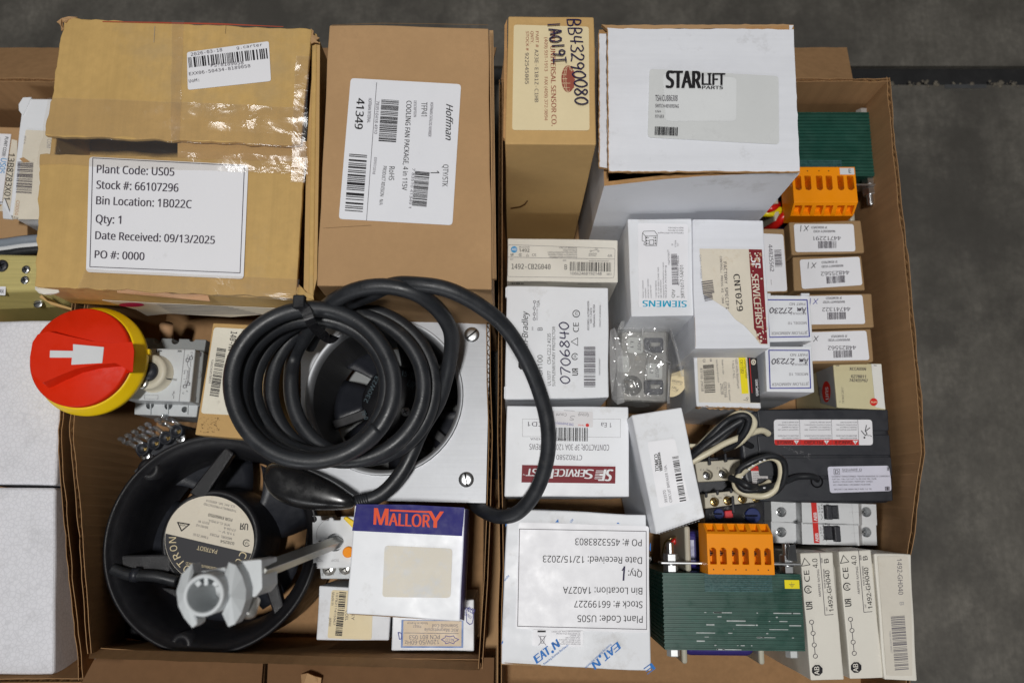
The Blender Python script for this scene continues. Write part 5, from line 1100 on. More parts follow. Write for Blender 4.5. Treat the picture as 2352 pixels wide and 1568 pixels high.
for a in (radians(-40), radians(80), radians(200)):
    d = V((cos(a), sin(a), 0)); n = V((-d.y, d.x, 0)); s = hcen+d*fr*.45+V((0, 0, .011)); e = hcen+d*fr*.96+V((0, 0, .011)); mb = MB(); dz = V((0, 0, -.006))
    mb.hexa([s+n*.004, s-n*.004, e-n*.004, e+n*.004, s+n*.004+dz, s-n*.004+dz, e-n*.004+dz, e+n*.004+dz]); mb.build('strut', M_matte, r, bevel=.0008)
pl = Pl(fz+.011); k = Ink(pl, C1, .0004); gi = ink('faded print', (70, 88, 96)); 
k.text('115-39', 1085, 635, 1185, 655, 30, gi).text('UR', 1135, 695, 1172, 720, 42, gi, .03).text('115V', 1150, 755, 1190, 768, 18, gi).text('230W23', 905, 800, 975, 650, 24, gi).text('78-0', 868, 850, 890, 900, 24, gi); k.build('lettering', hub)
screw('screw', pp(C1, 1130, 852, fz+.0112), .0042, r, M_steel, .5, .0014, True)
for x, y, a in ((1520, 400, .7), (1487, 1250, -1.4)):
    screw('screw', pp(C1, x, y, zt), .0062 if y < 900 else .0060, r, M_steel, a, .0022)

# ---- coiled cord
r = thing('power_cord', 'thick black power cord in a loose coil with a cable tie and a moulded plug', 'power cord', pp(C1, 700, 720, .13))
L_ = [(952, 625, 436, 486, .158), (846, 690, 452, 438, .170), (760, 702, 474, 440, .184), (612, 704, 408, 392, .197), (582, 694, 475, 448, .222)]
path = [pp(C1, x, y, z) for x, y, z in ((835, 1392, .152), (990, 1335, .150), (1120, 1185, .149), (1225, 960, .152), (1325, 790, .158), (1380, 600, .170), (1402, 450, .190), (1385, 350, .206), (1310, 240, .222), (1175, 150, .2345), (1000, 115, .2365), (830, 140, .233), (690, 215, .220), (620, 290, .196))]
def lp(t):   # t in turns
    i = min(int(t), len(L_)-2) if t < len(L_)-1 else len(L_)-1
    if i == len(L_)-1: a = L_[-1]
    else:
        f = t-i; f = f*f*(3-2*f); a = [L_[i][j]*(1-f)+L_[i+1][j]*f for j in range(5)]
    an = -2*pi*t; return pp(C1, a[0]+a[2]*cos(an), a[1]+a[3]*sin(an), a[4])
for i in range(9, int(4.98*20)): path.append(lp(i/20)+V((noise.noise(V((i*.21, 0, 0)))*.0016, noise.noise(V((0, i*.21, 3)))*.0016, 0)))
m = MB(); m.tube(catmull(path, 4), .0056, 16); cab = m.build('cable', M_black, r)
path = [pp(C1, 560, 470, .150), pp(C1, 640, 320, .170), pp(C1, 745, 235, .192), pp(C1, 900, 172, .216), pp(C1, 1050, 108, .230), pp(C1, 1200, 105, .236), pp(C1, 1380, 135, .236), pp(C1, 1560, 225, .228), pp(C1, 1720, 360, .215), pp(C1, 1850, 570, .197), pp(C1, 1935, 790, .184), pp(C1, 1970, 980, .176), pp(C1, 1955, 1160, .168),
        pp(C1, 1890, 1330, .160), pp(C1, 1795, 1440, .153), pp(C1, 1700, 1468, .146), pp(C1, 1610, 1445, .132), pp(C1, 1545, 1400, .110), pp(C1, 1500, 1330, .09)]
m = MB(); m.tube(catmull(path, 8), .0055, 16); m.build('cable', M_black, r)
# cable tie
pl_ = [pp(C1, 505, 215, .232), pp(C1, 545, 260, .234), pp(C1, 570, 320, .233), pp(C1, 610, 370, .222), pp(C1, 680, 425, .205), pp(C1, 715, 408, .196)]
mb = MB(); cp = catmull(pl_, 6); vs = []
for i, p in enumerate(cp):
    t = (cp[min(i+1, len(cp)-1)]-cp[max(0, i-1)]).normalized(); n = t.cross(V((0, 0, 1))).normalized()*.0034; z = V((0, 0, .0009)); vs += [p+n+z, p-n+z, p-n-z, p+n-z]
fs = []
for i in range(len(cp)-1):
    a, bb = 4*i, 4*i+4; fs += [(a+j, bb+j, bb+(j+1) % 4, a+(j+1) % 4) for j in range(4)]
mb.add(vs, fs); tie = mb.build('cable_tie', mat('black nylon', (.012, .012, .014), .25, var=.05), r)
mb = MB(); p = pp(C1, 507, 208, .232); mb.box(p.x-.004, p.y-.0045, p.z-.003, p.x+.004, p.y+.0045, p.z+.003); mb.build('tie_head', mat('black nylon', (.012, .012, .014)), tie, bevel=.0008)
# moulded plug
mb = MB(); secs = [((838, 1392), 60, .153, .008), ((770, 1375), 95, .152, .011), ((690, 1350), 145, .150, .014), ((590, 1325), 185, .148, .016), ((480, 1290), 200, .147, .0165), ((390, 1245), 180, .147, .016), ((330, 1205), 110, .147, .012), ((308, 1190), 30, .147, .004)]
vs = []; n = 20; ax = V((-.90, -.42))
for (x, y), w, z, h in secs:
    cpt = pp(C1, x, y, z); e = pp(C1, x-.42*w*.62, y+.90*w*.62, z)-cpt
    for i in range(n):
        a = 2*pi*i/n; ca, sa = cos(a), sin(a); f = lambda v: math.copysign(abs(v)**.75, v); vs.append(cpt+e*f(ca)+V((0, 0, h*f(sa))))
fs = [(j*n+i, j*n+(i+1) % n, (j+1)*n+(i+1) % n, (j+1)*n+i) for j in range(len(secs)-1) for i in range(n)]+[tuple(range(n-1, -1, -1)), tuple((len(secs)-1)*n+i for i in range(n))]
mb.add(vs, fs, None, True); plug = mb.build('plug', mat('glossy black plug', (.012, .012, .013), .28, var=.1, scale=60, spec=.5, dirt=((.1, .085, .06), 60, .6, .4)), r)
md = plug.modifiers.new('smooth', 'SUBSURF'); md.levels = 1; md.render_levels = 2
mb = MB()
for i in range(5): p = pp(C1, 850+i*13, 1388-i*4, .152); d = (pp(C1, 990, 1335, .150)-pp(C1, 835, 1392, .152)).normalized(); mb.lathe(p, [(.0053, -.0012), (.0066-.0002*i, -.0008), (.0066-.0002*i, .0008), (.0053, .0012)], 16, None, d)
mb.build('strain_relief', M_black, plug)

# ---- isolator switch with long square shaft and coupling
r = thing('isolator_switch', 'light grey isolator switch with a long square shaft ending in a grey coupling', 'isolator switch', P(770, 1270, .006))
zt = .105
bd = slab('body', E2, [(1625, 92), (1720, 95), (1725, 140), (1805, 140), (1808, 112), (1850, 112), (1855, 140), (1930, 140), (1932, 100), (2300, 105), (2250, 640), (1710, 660), (1636, 655)], zt, .06, M_wplas, r, .0008)
slab('terminal_row', E2, [(1705, 600), (2240, 600), (2230, 770), (1718, 768)], zt-.010, .06, M_gray, r)
mb = MB()
for x, y in ((1682, 128), (1690, 620)): mb.cyl(pp(E2, x, y, zt-.012), .0026, .02, n=14)
sc_ = pp(E2, 1905, 370, zt-.012); mb.cyl(sc_, .0070, .02, n=24); cut(bd, mb)
k = Ink(Pl(zt), E2, .0004); k.ring(1850, 300, 178, 4, KL, a0=radians(165), a1=radians(270)).line([(1678, 535), (1676, 580), (1740, 578)], 3, KL).line([(1678, 535), (1740, 578)], 3, KL).text('TOP', 1915, 555, 1830, 557, 26, KL).rect(1695, 362, 1722, 382, K); k.build('printing', r)
mb = MB(); p = pp(E2, 2018, 480, zt); mb.cyl(p, .0042, .004, n=24); mb.build('yellow_button', M_orange, r)
m = MB(); m.slab(poly(E2, [(1955, 120), (1990, 100), (2090, 160), (2070, 235)], zt+.003), (0, 0, -.006)); m.build('yellow_lever', M_yellow, r, bevel=.0008)
for x, y in ((1810, 660), (1985, 650)): screw('screw', pp(E2, x, y, zt-.009), .0052, r, M_chrome, .5, .0024, True)
k = Ink(Pl(zt-.010), E2, .0004); k.text('L3', 1772, 705, 1730, 703, 30, KM).text('5', 1858, 700, 1845, 700, 26, KM).text('L2', 1958, 685, 1918, 684, 30, KM).build('terminal_printing', r)
a = pp(E2, 1905, 372, zt-.01); e = pp(E2, 1060, 690, .283)
d = (e-a).normalized(); x = d.cross(V((0, 1, 0))).normalized(); y = x.cross(d)
mb = MB(); s = .0036; rot = radians(35); xx, yy = x*cos(rot)+y*sin(rot), y*cos(rot)-x*sin(rot)
mb.hexa([e+xx*s+yy*s, e-xx*s+yy*s, e-xx*s-yy*s, e+xx*s-yy*s, a+xx*s+yy*s, a-xx*s+yy*s, a-xx*s-yy*s, a+xx*s-yy*s]); mb.build('shaft', mat('dull steel shaft', (.42, .42, .40), .38, 1., var=.12, scale=60, streak=((600, 6, 6), .3)), r, bevel=.0004)
zc = .300
cp_ = slab('coupling', E2, rounded([(760, 590), (1085, 560), (1092, 870), (1020, 960), (905, 960), (880, 620)], 20, 3), zc-.012, .030, M_gray, r, .002)
cc = pp(E2, 470, 940, zc+.012); ro = (pp(E2, 690, 940, zc+.012)-cc).length; ri = ro*.78
mb = MB(); mb.lathe(cc, [(ri, -.045), (ri*1.02, 0), (ri*1.06, .0012), (ro*.97, .0012), (ro, 0), (ro, -.045)], 48); so = mb.build('socket', M_gray, cp_)
mb = MB(); mb.lathe(cc, [(0, -.040), (ri, -.040)], 24, M_gray)
for an, L, w in ((95, .45, .09), (50, .3, .12), (130, .3, .12)):
    d = V((cos(radians(an)), sin(radians(an)), 0)); n = V((-d.y, d.x, 0)); o1 = cc+d*ri*1.0; o2 = cc+d*ri*(1-L); w *= ro; z1 = V((0, 0, -.003)); z0 = V((0, 0, -.04)); mb.hexa([o1+n*w+z1, o1-n*w+z1, o2-n*w+z1, o2+n*w+z1, o1+n*w+z0, o1-n*w+z0, o2-n*w+z0, o2+n*w+z0])
mb.build('socket_keys', M_gray, so)
# star flange around the socket: two pointed wings with raised ribs
for pts, ctr_ in (([(345, 600), (230, 720), (175, 900), (195, 1060), (255, 1180), (345, 1290), (395, 1250), (400, 1200), (330, 1140), (275, 1030), (265, 900), (300, 780), (360, 700)], (270, 930)),
                  ([(735, 590), (690, 720), (660, 830), (720, 930), (730, 1050), (665, 1140), (730, 1280), (800, 1250), (870, 1140), (915, 1000), (920, 880), (880, 740), (810, 620)], (755, 950))):
    mb = MB(); t = poly(E2, pts, zc); c_ = pp(E2, *ctr_, zc+.007); n = len(t)
    mb.add(t+[c_], [(i, (i+1) % n, n) for i in range(n)]); mb.add(t+[p-V((0, 0, .012)) for p in t], [(i, n+i, n+(i+1) % n, (i+1) % n) for i in range(n)]+[tuple(range(2*n-1, n-1, -1))]); mb.build('wing', M_gray, cp_)
m = MB(); m.slab(poly(E2, [(420, 690), (700, 640), (705, 790), (620, 740), (520, 710)], zc-.004), (0, 0, -.014)); m.build('bridge', M_gray, cp_, bevel=.002)
for x, y, s in ((945, 1000, .0040), (945, 1085, .0052)):
    m = MB(); p = pp(E2, x, y, zc-.02); m.lathe(p, [(s, -.006), (s, .003), (s*.7, .0045), (0, .0045)], 20, None, (0, -.8, .6)); m.build('clamp_screw', M_chrome, cp_)
# ---- transformers: modelled once, copied with their parts
def nut(c, rr_, h, ax, m=M_steel):
    mb = MB(); mb.lathe(c, [(0, 0), (rr_*.96, 0), (rr_, h*.1), (rr_, h*.9), (rr_*.96, h), (0, h)], 6, m, ax, smooth=False); return mb
def terminal_block(parent, w, depth, hgt, x0, y0, z0, screws=True):
    """six pole screw terminal: profile in y (depth) and z, poles along x; local coordinates"""
    mb = MB(); prof = [(0, 0), (0, hgt), (depth*.80, hgt), (depth, hgt*.62), (depth, 0)]
    n = len(prof); vs = [V((x0-w/2, y0+a, z0+c)) for a, c in prof]+[V((x0+w/2, y0+a, z0+c)) for a, c in prof]
    mb.add(vs, [tuple(range(n)), tuple(range(2*n-1, n-1, -1))]+[(i, (i+1) % n, n+(i+1) % n, n+i) for i in range(n)])
    o = mb.build('terminal_block', M_orange, parent, local=True); cu = MB(); pit = w/6.45
    xs = []
    for i in range(6):
        x = x0-w/2+w*(.088+(i % 2)*.153+(i//2)*.334); xs.append(x); sw = pit*.31
        y1, y2 = y0+depth*.20, y0+depth*.46; N = 10
        pts = [V((x-sw, y1, z0+hgt+.002)), V((x+sw, y1, z0+hgt+.002)), V((x+sw, y2, z0+hgt+.002))]+[V((x+sw*cos(pi*j/N), y2+sw*sin(pi*j/N), z0+hgt+.002)) for j in range(1, N)]+[V((x-sw, y2, z0+hgt+.002))]
        cu.slab(pts, (0, 0, -hgt*.62))
        a = V((x-pit*.36, y0+depth*.82, z0+hgt*.93)); sl = V((0, depth*.20, -hgt*.38)); nn = V((0, .88, .47))
        q = [a+sl*.10, a+sl*.10+V((pit*.72, 0, 0)), a+sl*.80+V((pit*.72, 0, 0)), a+sl*.80]; q = [p+nn*.004 for p in q]; cu.slab(q, -nn*.0095)
    o.location = (0, 0, 0); cut(o, cu)
    md = o.modifiers.new('bevel', 'BEVEL'); md.width = .0004; md.segments = 2; md.limit_method = 'ANGLE'; md.angle_limit = radians(40)
    for x in xs:
        s = MB(); c = V((x, y0+depth*.40, z0+hgt*.42)); s.lathe(c, [(pit*.30, 0), (pit*.30, hgt*.18), (pit*.22, hgt*.24), (0, hgt*.24)], 18, M_brass if not screws else M_steel)
        s.add([c+V((-pit*.26, -pit*.05, hgt*.245)), c+V((pit*.26, -pit*.05, hgt*.245)), c+V((pit*.26, pit*.05, hgt*.245)), c+V((-pit*.26, pit*.05, hgt*.245))], [(0, 1, 2, 3)], M_dark); s.build('terminal_screw', M_steel, o, local=True)
        s = MB(); s.lathe(V((x-.0002, y0+depth*.095, z0+hgt)), [(0, .0001), (.0005, .0001)], 8, K); s.build('index_mark', K, o, local=True)
    for x in (x0-w/2+w*.335, x0-w/2+w*.665):
        s = MB(); s.box(x-.0002, y0+depth*.5, z0+hgt-.0004, x+.0002, y0+depth*.795, z0+hgt+.00005, M_orange); 
    return o
def transformer(name, lab, w, dp, hgt, tab):
    r = thing('transformer', lab, 'transformer', (0, 0, 0), group='green transformers with orange terminal blocks')
    mb = MB(); n = 38
    for i in range(n):      # stacked laminations, alternately proud
        y = -dp/2+dp*i/n; off = .0006*(i % 2)+.0001*((i*5) % 4); mb.box(-w/2-off*.4, y, 0, w/2+off*.4, y+dp/n*.86, hgt-off); 
    mb.box(-w/2+.0006, -dp/2+.0005, .0005, w/2-.0006, dp/2-.0005, hgt-.0012); core = mb.build('core', M_green, r, local=True)
    s = MB(); rnd = random.Random(11)     # bare metal where the enamel has been scraped off
    for i in range(34):
        row = rnd.randrange(1, 20); row -= row % 2; y = -dp/2+dp*(row+.42)/n; x = rnd.uniform(-w*.28, w*.42); L = rnd.choice((.001, .0015, .003, .006, .014, .022)); x1 = min(x+L, w/2-.002)
        hh = hgt+.00006; ww = dp/n*rnd.uniform(.15, .34); s.add([V((x, y-ww, hh)), V((x1, y-ww, hh)), V((x1, y+ww, hh)), V((x, y+ww, hh))], [(0, 1, 2, 3)], mat('scraped enamel', (.40, .44, .43), .45, .2, var=.25, scale=200))
    s.build('scrapes', M_steel, core, local=True)
    s = MB()
    for i in range(9): y = dp/2-dp*(i+.8)/n; s.add([V((-w*.20, y-dp/n*.36, hgt+.00008)), V((w*.29, y-dp/n*.36, hgt+.00008)), V((w*.29, y+dp/n*.32, hgt+.00008)), V((-w*.20, y+dp/n*.32, hgt+.00008))], [(0, 1, 2, 3)])
    s.build('rubbed_patch', mat('rubbed enamel', (.05, .13, .135), .3, var=.3, scale=300, streak=((4, 500, 4), .5)), core, local=True)
    for sg in (1, -1):       # coil ends
        mb = MB(); y0 = sg*dp/2; L = .030 if sg > 0 else .012; a, bb = sorted((y0, y0+sg*L)); mb.box(-w*.27, a, .012, w*.27, bb, hgt-(.030 if sg > 0 else .045)); mb.build('coil', M_purple, r, local=True, bevel=.007, seg=4)
        for sx in (-1, 1):
            mb = MB(); a, bb = sorted((y0, y0+sg*(L+.004))); mb.box(sx*w*.29-.0022, a, .006, sx*w*.29+.0022, bb, hgt-(.010 if sg > 0 else .035)); mb.build('bobbin_flange', M_bobbin, r, local=True, bevel=.0018)
    for sx in (-1, 1):
        bx_ = sx*(w/2-.0075)
        for bz in (hgt-.0075, .0075):
            nut((bx_, -dp/2-.0055, bz), .0048, .0052, (0, 1, 0), mat('white zinc', S(206, 208, 208), .35, .6, var=.05)).build('bolt_head', M_steel, r, local=True)
            nut((bx_, dp/2, bz), .0055, .0055, (0, 1, 0)).build('nut', M_steel, r, local=True)
        nut((bx_, dp/2+.0078, hgt-.0075), .0055, .0058, (0, 1, 0)).build('nut', M_steel, r, local=True)
        mb = MB(); mb.lathe((bx_, dp/2+.0055, hgt-.0075), [(.0062, 0), (.0062, .0012), (.0, .0012)], 24, M_steel, (0, 1, 0)); mb.build('washer', M_steel, r, local=True)
        mb = MB(); prof = []
        for i in range(9): prof += [(.0028, .0004+i*.0010), (.0031, .0009+i*.0010)]
        mb.lathe((bx_, dp/2+.0125, hgt-.0075), [(0, 0)]+prof+[(0, .0098)], 16, M_steel, (0, 1, 0)); mb.build('bolt_end', M_steel, r, local=True)
    mb = MB(); mb.box(-w/2-.001, dp/2+.0062, hgt-.014, w/2+.001, dp/2+.0077, hgt-.0005); mb.build('bracket', M_steel, r, local=True, bevel=.0003)
    if tab:
        mb = MB(); a = V((w/2-.008, dp/2+.008, hgt-.003)); mb.hexa([a+V((-.002, .002, .006)), a+V((.006, .001, .004)), a+V((.003, .014, .010)), a+V((-.002, .013, .011)), a+V((-.002, .002, .005)), a+V((.006, .001, .003)), a+V((.003, .014, .009)), a+V((-.002, .013, .010))]); mb.build('spade_lug', M_steel, r, local=True, bevel=.0002)
    return r
# lower transformer
zt = .135
tl, tr_, br, bl = pp(C6, 312, 540, zt), pp(C6, 1822, 556, zt), pp(C6, 1845, 1405, zt), pp(C6, 325, 1368, zt)
c = (tl+tr_+br+bl)/4; w = ((tr_-tl).length+(br-bl).length)/2; dp = ((tl-bl).length+(tr_-br).length)/2; HG = .123; zb0 = zt-HG
T1 = transformer('transformer', 'green transformer in front with six visible terminal screws and scraped enamel', w, dp, HG, True)
tbz = HG+.004; tb0 = pp(C6, 785, 470, zt+.016); tb1 = pp(C6, 1508, 470, zt+.016); tw = (tb1-tb0).length; tx = (tb0.x+tb1.x)/2-c.x
terminal_block(T1, tw, .036, .026, tx, dp/2+.0005, HG-.008)
ang = math.atan2((tr_-tl).y, (tr_-tl).x)
T1.location = (c.x, c.y, zb0); T1.rotation_euler = (0, 0, ang)
mb = MB(); ear = MB(); y = dp/2-.0075; ear.add([V((w/2-.0125, y-.003, HG+.0003)), V((w/2-.0015, y-.003, HG+.0003)), V((w/2-.0015, y+.0032, HG+.0003)), V((w/2-.0125, y+.0032, HG+.0003))], [(0, 1, 2, 3)])
o = ear.build('earth_label', KY, T1, local=True); s = MB(); x = w/2-.0072
for yy, hw in ((0, .0022), (-.0009, .0014), (-.0017, .0006)): s.add([V((x-hw, y+yy-.0001, HG+.0004)), V((x+hw, y+yy-.0001, HG+.0004)), V((x+hw, y+yy+.0002, HG+.0004)), V((x-hw, y+yy+.0002, HG+.0004))], [(0, 1, 2, 3)])
s.add([V((x-.0001, y, HG+.0004)), V((x+.0001, y, HG+.0004)), V((x+.0001, y+.0018, HG+.0004)), V((x-.0001, y+.0018, HG+.0004))], [(0, 1, 2, 3)]); s.build('earth_symbol', KG, o, local=True)
def wires(root, pts_list):
    inv = (Matrix.Translation(root.location) @ root.rotation_euler.to_matrix().to_4x4() @ Matrix.Diagonal((*root.scale, 1))).inverted()
    for nm, mt, rad, pts in pts_list:
        mb = MB(); mb.tube([inv@p for p in catmull(pts, 8)], rad, 10); mb.build(nm, mt, root, local=True)
# upper transformer: the same part turned round
def copy_tree(o, parent=None):
    n = o.copy(); COL.objects.link(n); n.parent = parent
    for ch in o.children: copy_tree(ch, n)
    return n
T2 = copy_tree(T1); T2['label'] = 'green transformer in the far corner, half hidden by the big white corrugated box'
for ch in list(T2.children):
    if ch.name.split('.')[0] in ('earth_label', 'spade_lug'):
        for g in list(ch.children): bpy.data.objects.remove(g)
        bpy.data.objects.remove(ch)
    elif ch.name.startswith('core'):
        for g in list(ch.children):
            if g.name.startswith('scrapes'): bpy.data.objects.remove(g)
zt2 = .098; trr = P(2010, 258, zt2); brr = P(2027, 404, zt2)
k2 = (trr-brr).length/dp; T2.scale = (k2, k2, k2)
T2.rotation_euler = (0, 0, pi+.0); T2.location = ((trr.x+brr.x)/2-w*k2/2, (trr.y+brr.y)/2, zt2-HG*k2)
# slide its terminal block to where it sits on this one
for ch in T2.children:
    if ch.name.startswith('terminal_block'):
        want = (P(1815, 440, zt2+.014).x+P(1962, 440, zt2+.014).x)/2; loc = -(want-T2.location.x)/k2; ch.location.x += loc-tx
        mb = MB(); hz = HG+.0183; yy = dp/2+.0005; x1 = loc-tw/2
        mb.box(x1+.001, yy+.0012, hz-.0003, x1+.012, yy+.0066, hz+.0006); o = mb.build('marker_tag', M_wplas, T2, local=True, bevel=.0003)
        s = MB(); 
        s.box(x1+.0050, yy+.0022, hz+.0006, x1+.0054, yy+.0055, hz+.0007)
        for q in (.0022, .0038, .0052): s.box(x1+.0036, yy+q, hz+.0006, x1+.0050, yy+q+.0004, hz+.0007)
        s.build('lettering', K, o, local=True)
wires(T2, [('red_wire', M_redw, .0028, [P(1790, 470, .075), P(1775, 478, .088), P(1745, 488, .08)]), ('red_wire', M_redw, .0034, [P(1815, 480, .085), P(1800, 497, .088), P(1782, 516, .080), P(1760, 530, .06)]),
           ('yellow_wire', M_yelw, .0026, [P(1800, 482, .082), P(1770, 483, .086), P(1745, 484, .082), P(1700, 500, .06)]), ('yellow_wire', M_yelw, .0026, [P(1800, 489, .080), P(1770, 491, .084), P(1745, 492, .080), P(1700, 506, .06)])])
wires(T1, [('red_wire', M_redw, .0022, [pp(C6, 360, 270, .07), pp(C6, 430, 200, .088), pp(C6, 500, 150, .07)]), ('red_wire', M_redw, .0022, [pp(C6, 440, 340, .07), pp(C6, 500, 310, .082), pp(C6, 525, 260, .06)]),
           ('copper_wire', M_brass, .0007, [pp(C6, 300, 330, .07), pp(C6, 330, 210, .09), pp(C6, 420, 160, .094), pp(C6, 500, 150, .075)])])

# ---- black current transformer with coiled leads
zt = .098
r = thing('current_transformer', 'black moulded current transformer with a red danger label and coiled leads', 'current transformer', P(1880, 1045, .01))
def outl(y0, y1, sh=0): return None
pts = [(690, 132), (760, 120), (1000, 112), (1300, 113), (1420, 120), (1452, 150), (1466, 260), (1478, 380), (1483, 500), (1481, 585), (1465, 612), (1340, 618), (1000, 612), (800, 598), (720, 560), (690, 480), (672, 300)]
bd = slab('body', B3, pts, zt, .085, M_blkplas, r, .004, 4)
for y0, y1, x1 in ((118, 232, 1455), (252, 362, 1464), (372, 470, 1472), (482, 604, 1476)):
    slab('rib', B3, rounded([(762, y0+4), (x1, y0), (x1+6, y1), (775, y1+2)], 10, 3), zt+.0016, .004, M_blkplas, r, .0012, 3)
mb = MB(); mb.lathe(pp(C2, 1312, 795, zt+.0012), [(.0052, .0008), (.0040, .0010), (.0036, -.002), (0, -.002)], 20); mb.build('lead_hole', M_dark, r)
pl = Pl(zt+.0016); l = label(r, pl, C2, [(893, 189), (1856, 190), (1866, 440), (899, 439)], r=34, name='danger_label'); k = Ink(pl, C2)
k.poly(rounded([(897, 386), (1726, 386), (1730, 439), (905, 438)], 10), KR)
for x in (1145, 1458): k.line([(x, 192), (x+8, 438)], 3, KG)
k.line([(1716, 192), (1728, 438)], 3, KG)
for t, x0, x1, tx_ in (('DANGER', 1078, 922, 1115), ('PELIGRO', 1374, 1195, 1410), ('DANGER', 1660, 1490, 1692)):
    k.text(t, x0, 394, x1, 394, 36, mat('ink dark red', S(90, 14, 14), .5, var=0), .04).poly([(tx_-26, 394), (tx_+26, 394), (tx_, 432)], KW).line([(tx_, 400), (tx_, 420)], 4, K)
for x, n_ in ((1136, 14), (1450, 18), (1708, 15)):
    wd = 225 if x != 1450 else 285
    for i, t in enumerate(('RISQUE D ELECTROCUTION', 'BRULURES OU EXPLOSION', 'Coupez alimentation', 'appareil avant de', 'travailler sur appareil', 'instructions suivantes', 'peut causer la mort')):
        if i == 2: continue
        k.text(t, x, 366-i*24 if i < 2 else 356-i*24, x-wd*(.9 if i % 2 else .72), 366-i*24 if i < 2 else 356-i*24, 12, KG)
k.line([(1752, 300), (1790, 345), (1808, 330), (1790, 300), (1802, 245)], 7, K).line([(1798, 300), (1836, 268)], 7, K).disc(1782, 366, 9, m=K).line([(1805, 345), (1838, 345), (1855, 355)], 5, K); k.build('lettering', l)
l = label(r, pl, C2, rounded([(1419, 650), (2020, 640), (2040, 760), (2046, 888), (1446, 908)], 26), mat('silver label', S(206, 206, 220), .35, var=.03), r=0, name='rating_label'); k = Ink(pl, C2)
k.frame([(1482, 672), (1536, 672), (1538, 726), (1484, 726)], 4, KG).text('D', 1496, 718, 1526, 718, 36, K, .02).text('SQUARE D', 1562, 692, 1756, 690, 22, KG).line([(1565, 700), (1756, 697)], 3, KG)
for t, x0, y, x1 in (('CURRENT TRANSFORMER  TRANSFORMADOR DE CORRIENTE', 1462, 754, 2030), ('CAT No. / No. DE CAT / N. DE CAT 7RL-152B', 1466, 780, 1898), ('RATIO / RELACION / RAPPORT 1500:5', 1474, 806, 1862), ('ACC / PRECISION / PRECISION 0.3% @ 30VA', 1476, 836, 1842), ('MFI.FACT. CAR. NOM / FACT. NOV. 1.6   XG', 1488, 880, 1852)): k.text(t, x0, y, x1, y-4, 14, KG)
k.bars(1985, 885, 2030, 883, 40, KG, 21, 3).bars(2005, 690, 2022, 690, 40, K, 9, 4); k.build('lettering', l)
l = label(r, Pl(zt), C2, [(665, 645), (810, 645), (828, 665), (842, 840), (690, 850)], mat('grey warning label', S(196, 192, 192), .4, var=.03), r=6, name='warning_label', off=.0004); k = Ink(Pl(zt), C2)
k.poly([(665, 645), (810, 645), (828, 665), (829, 692), (668, 692)], KR).text('DANGER', 685, 685, 805, 685, 24, mat('ink dark red', S(90, 14, 14)), .03)
for i in range(6): k.text('acecion del soda', 690, 722+i*22, 818, 722+i*22, 12, KG)
k.build('lettering', l)
k = Ink(pl, C2, .0004); rnd = random.Random(2)
for i in range(26): x = 985+rnd.random()*270; y = 455+(x-985)*.38*rnd.uniform(.6, 1.3); k.line([(x, y), (x+rnd.uniform(2, 9), y+rnd.uniform(-3, 8))], 2.5, KL)
k.build('scuffs', r)
zz = lambda v: v
def lead(nm, mt, rad, pts, kk=8):
    mb = MB(); mb.tube(catmull([pp(C2, x, y, z) for x, y, z in pts], kk), rad, 12); return mb.build(nm, mt, r)
RW = .0025
lead('black_lead', M_black, RW, [(1312, 795, .095), (1310, 760, .103), (1240, 745, .106), (1120, 752, .106), (1020, 790, .108), (920, 830, .112), (800, 860, .118), (690, 880, .120), (590, 870, .120), (540, 790, .121), (560, 680, .124), (650, 620, .127), (760, 570, .128), (880, 545, .128), (975, 580, .126), (1005, 680, .123), (985, 800, .119), (930, 880, .114), (850, 920, .110)])
lead('ivory_lead', M_ivory, RW, [(850, 800, .104), (760, 850, .108), (620, 830, .112), (540, 770, .124), (640, 660, .119), (750, 590, .121), (860, 560, .123), (940, 600, .122), (965, 690, .120), (950, 800, .117), (880, 900, .114), (780, 940, .112), (640, 925, .112), (540, 880, .112), (510, 810, .114), (540, 740, .118)])
lead('black_lead', M_black, RW*1.1, [(470, 760, .118), (560, 800, .127), (640, 840, .130), (720, 850, .122)])
lead('ivory_lead', M_ivory, RW*.8, [(480, 740, .115), (540, 790, .116), (600, 850, .114)])
lead('black_lead', M_black, RW, [(720, 470, .09), (620, 420, .104), (560, 330, .114), (600, 220, .122), (560, 160, .125)])
lead('ivory_lead', M_ivory, RW, [(842, 330, .108), (790, 300, .112), (720, 305, .115), (600, 350, .116), (420, 420, .116), (260, 510, .116), (100, 600, .114), (20, 650, .11)])
lead('ivory_lead', M_ivory, RW, [(500, 450, .105), (580, 400, .112), (680, 290, .120), (700, 210, .124), (650, 150, .127), (590, 130, .127), (520, 140, .124), (380, 240, .118), (240, 370, .112), (120, 500, .108)])
lead('black_lead', M_black, RW*1.05, [(400, 480, .104), (500, 440, .110), (600, 330, .122), (645, 230, .128), (640, 170, .130), (570, 150, .130), (440, 200, .125), (300, 330, .120), (180, 450, .114), (60, 540, .108)])
lead('black_lead', M_black, RW*1.05, [(585, 195, .131), (460, 270, .128), (310, 380, .124), (180, 480, .120), (60, 580, .114)])
lead('black_lead', M_black, RW, [(560, 205, .122), (430, 330, .116), (330, 420, .112), (200, 470, .110), (80, 560, .108)])
lead('ivory_lead', M_ivory, RW*.7, [(70, 445, .10), (160, 450, .102), (260, 455, .100)])
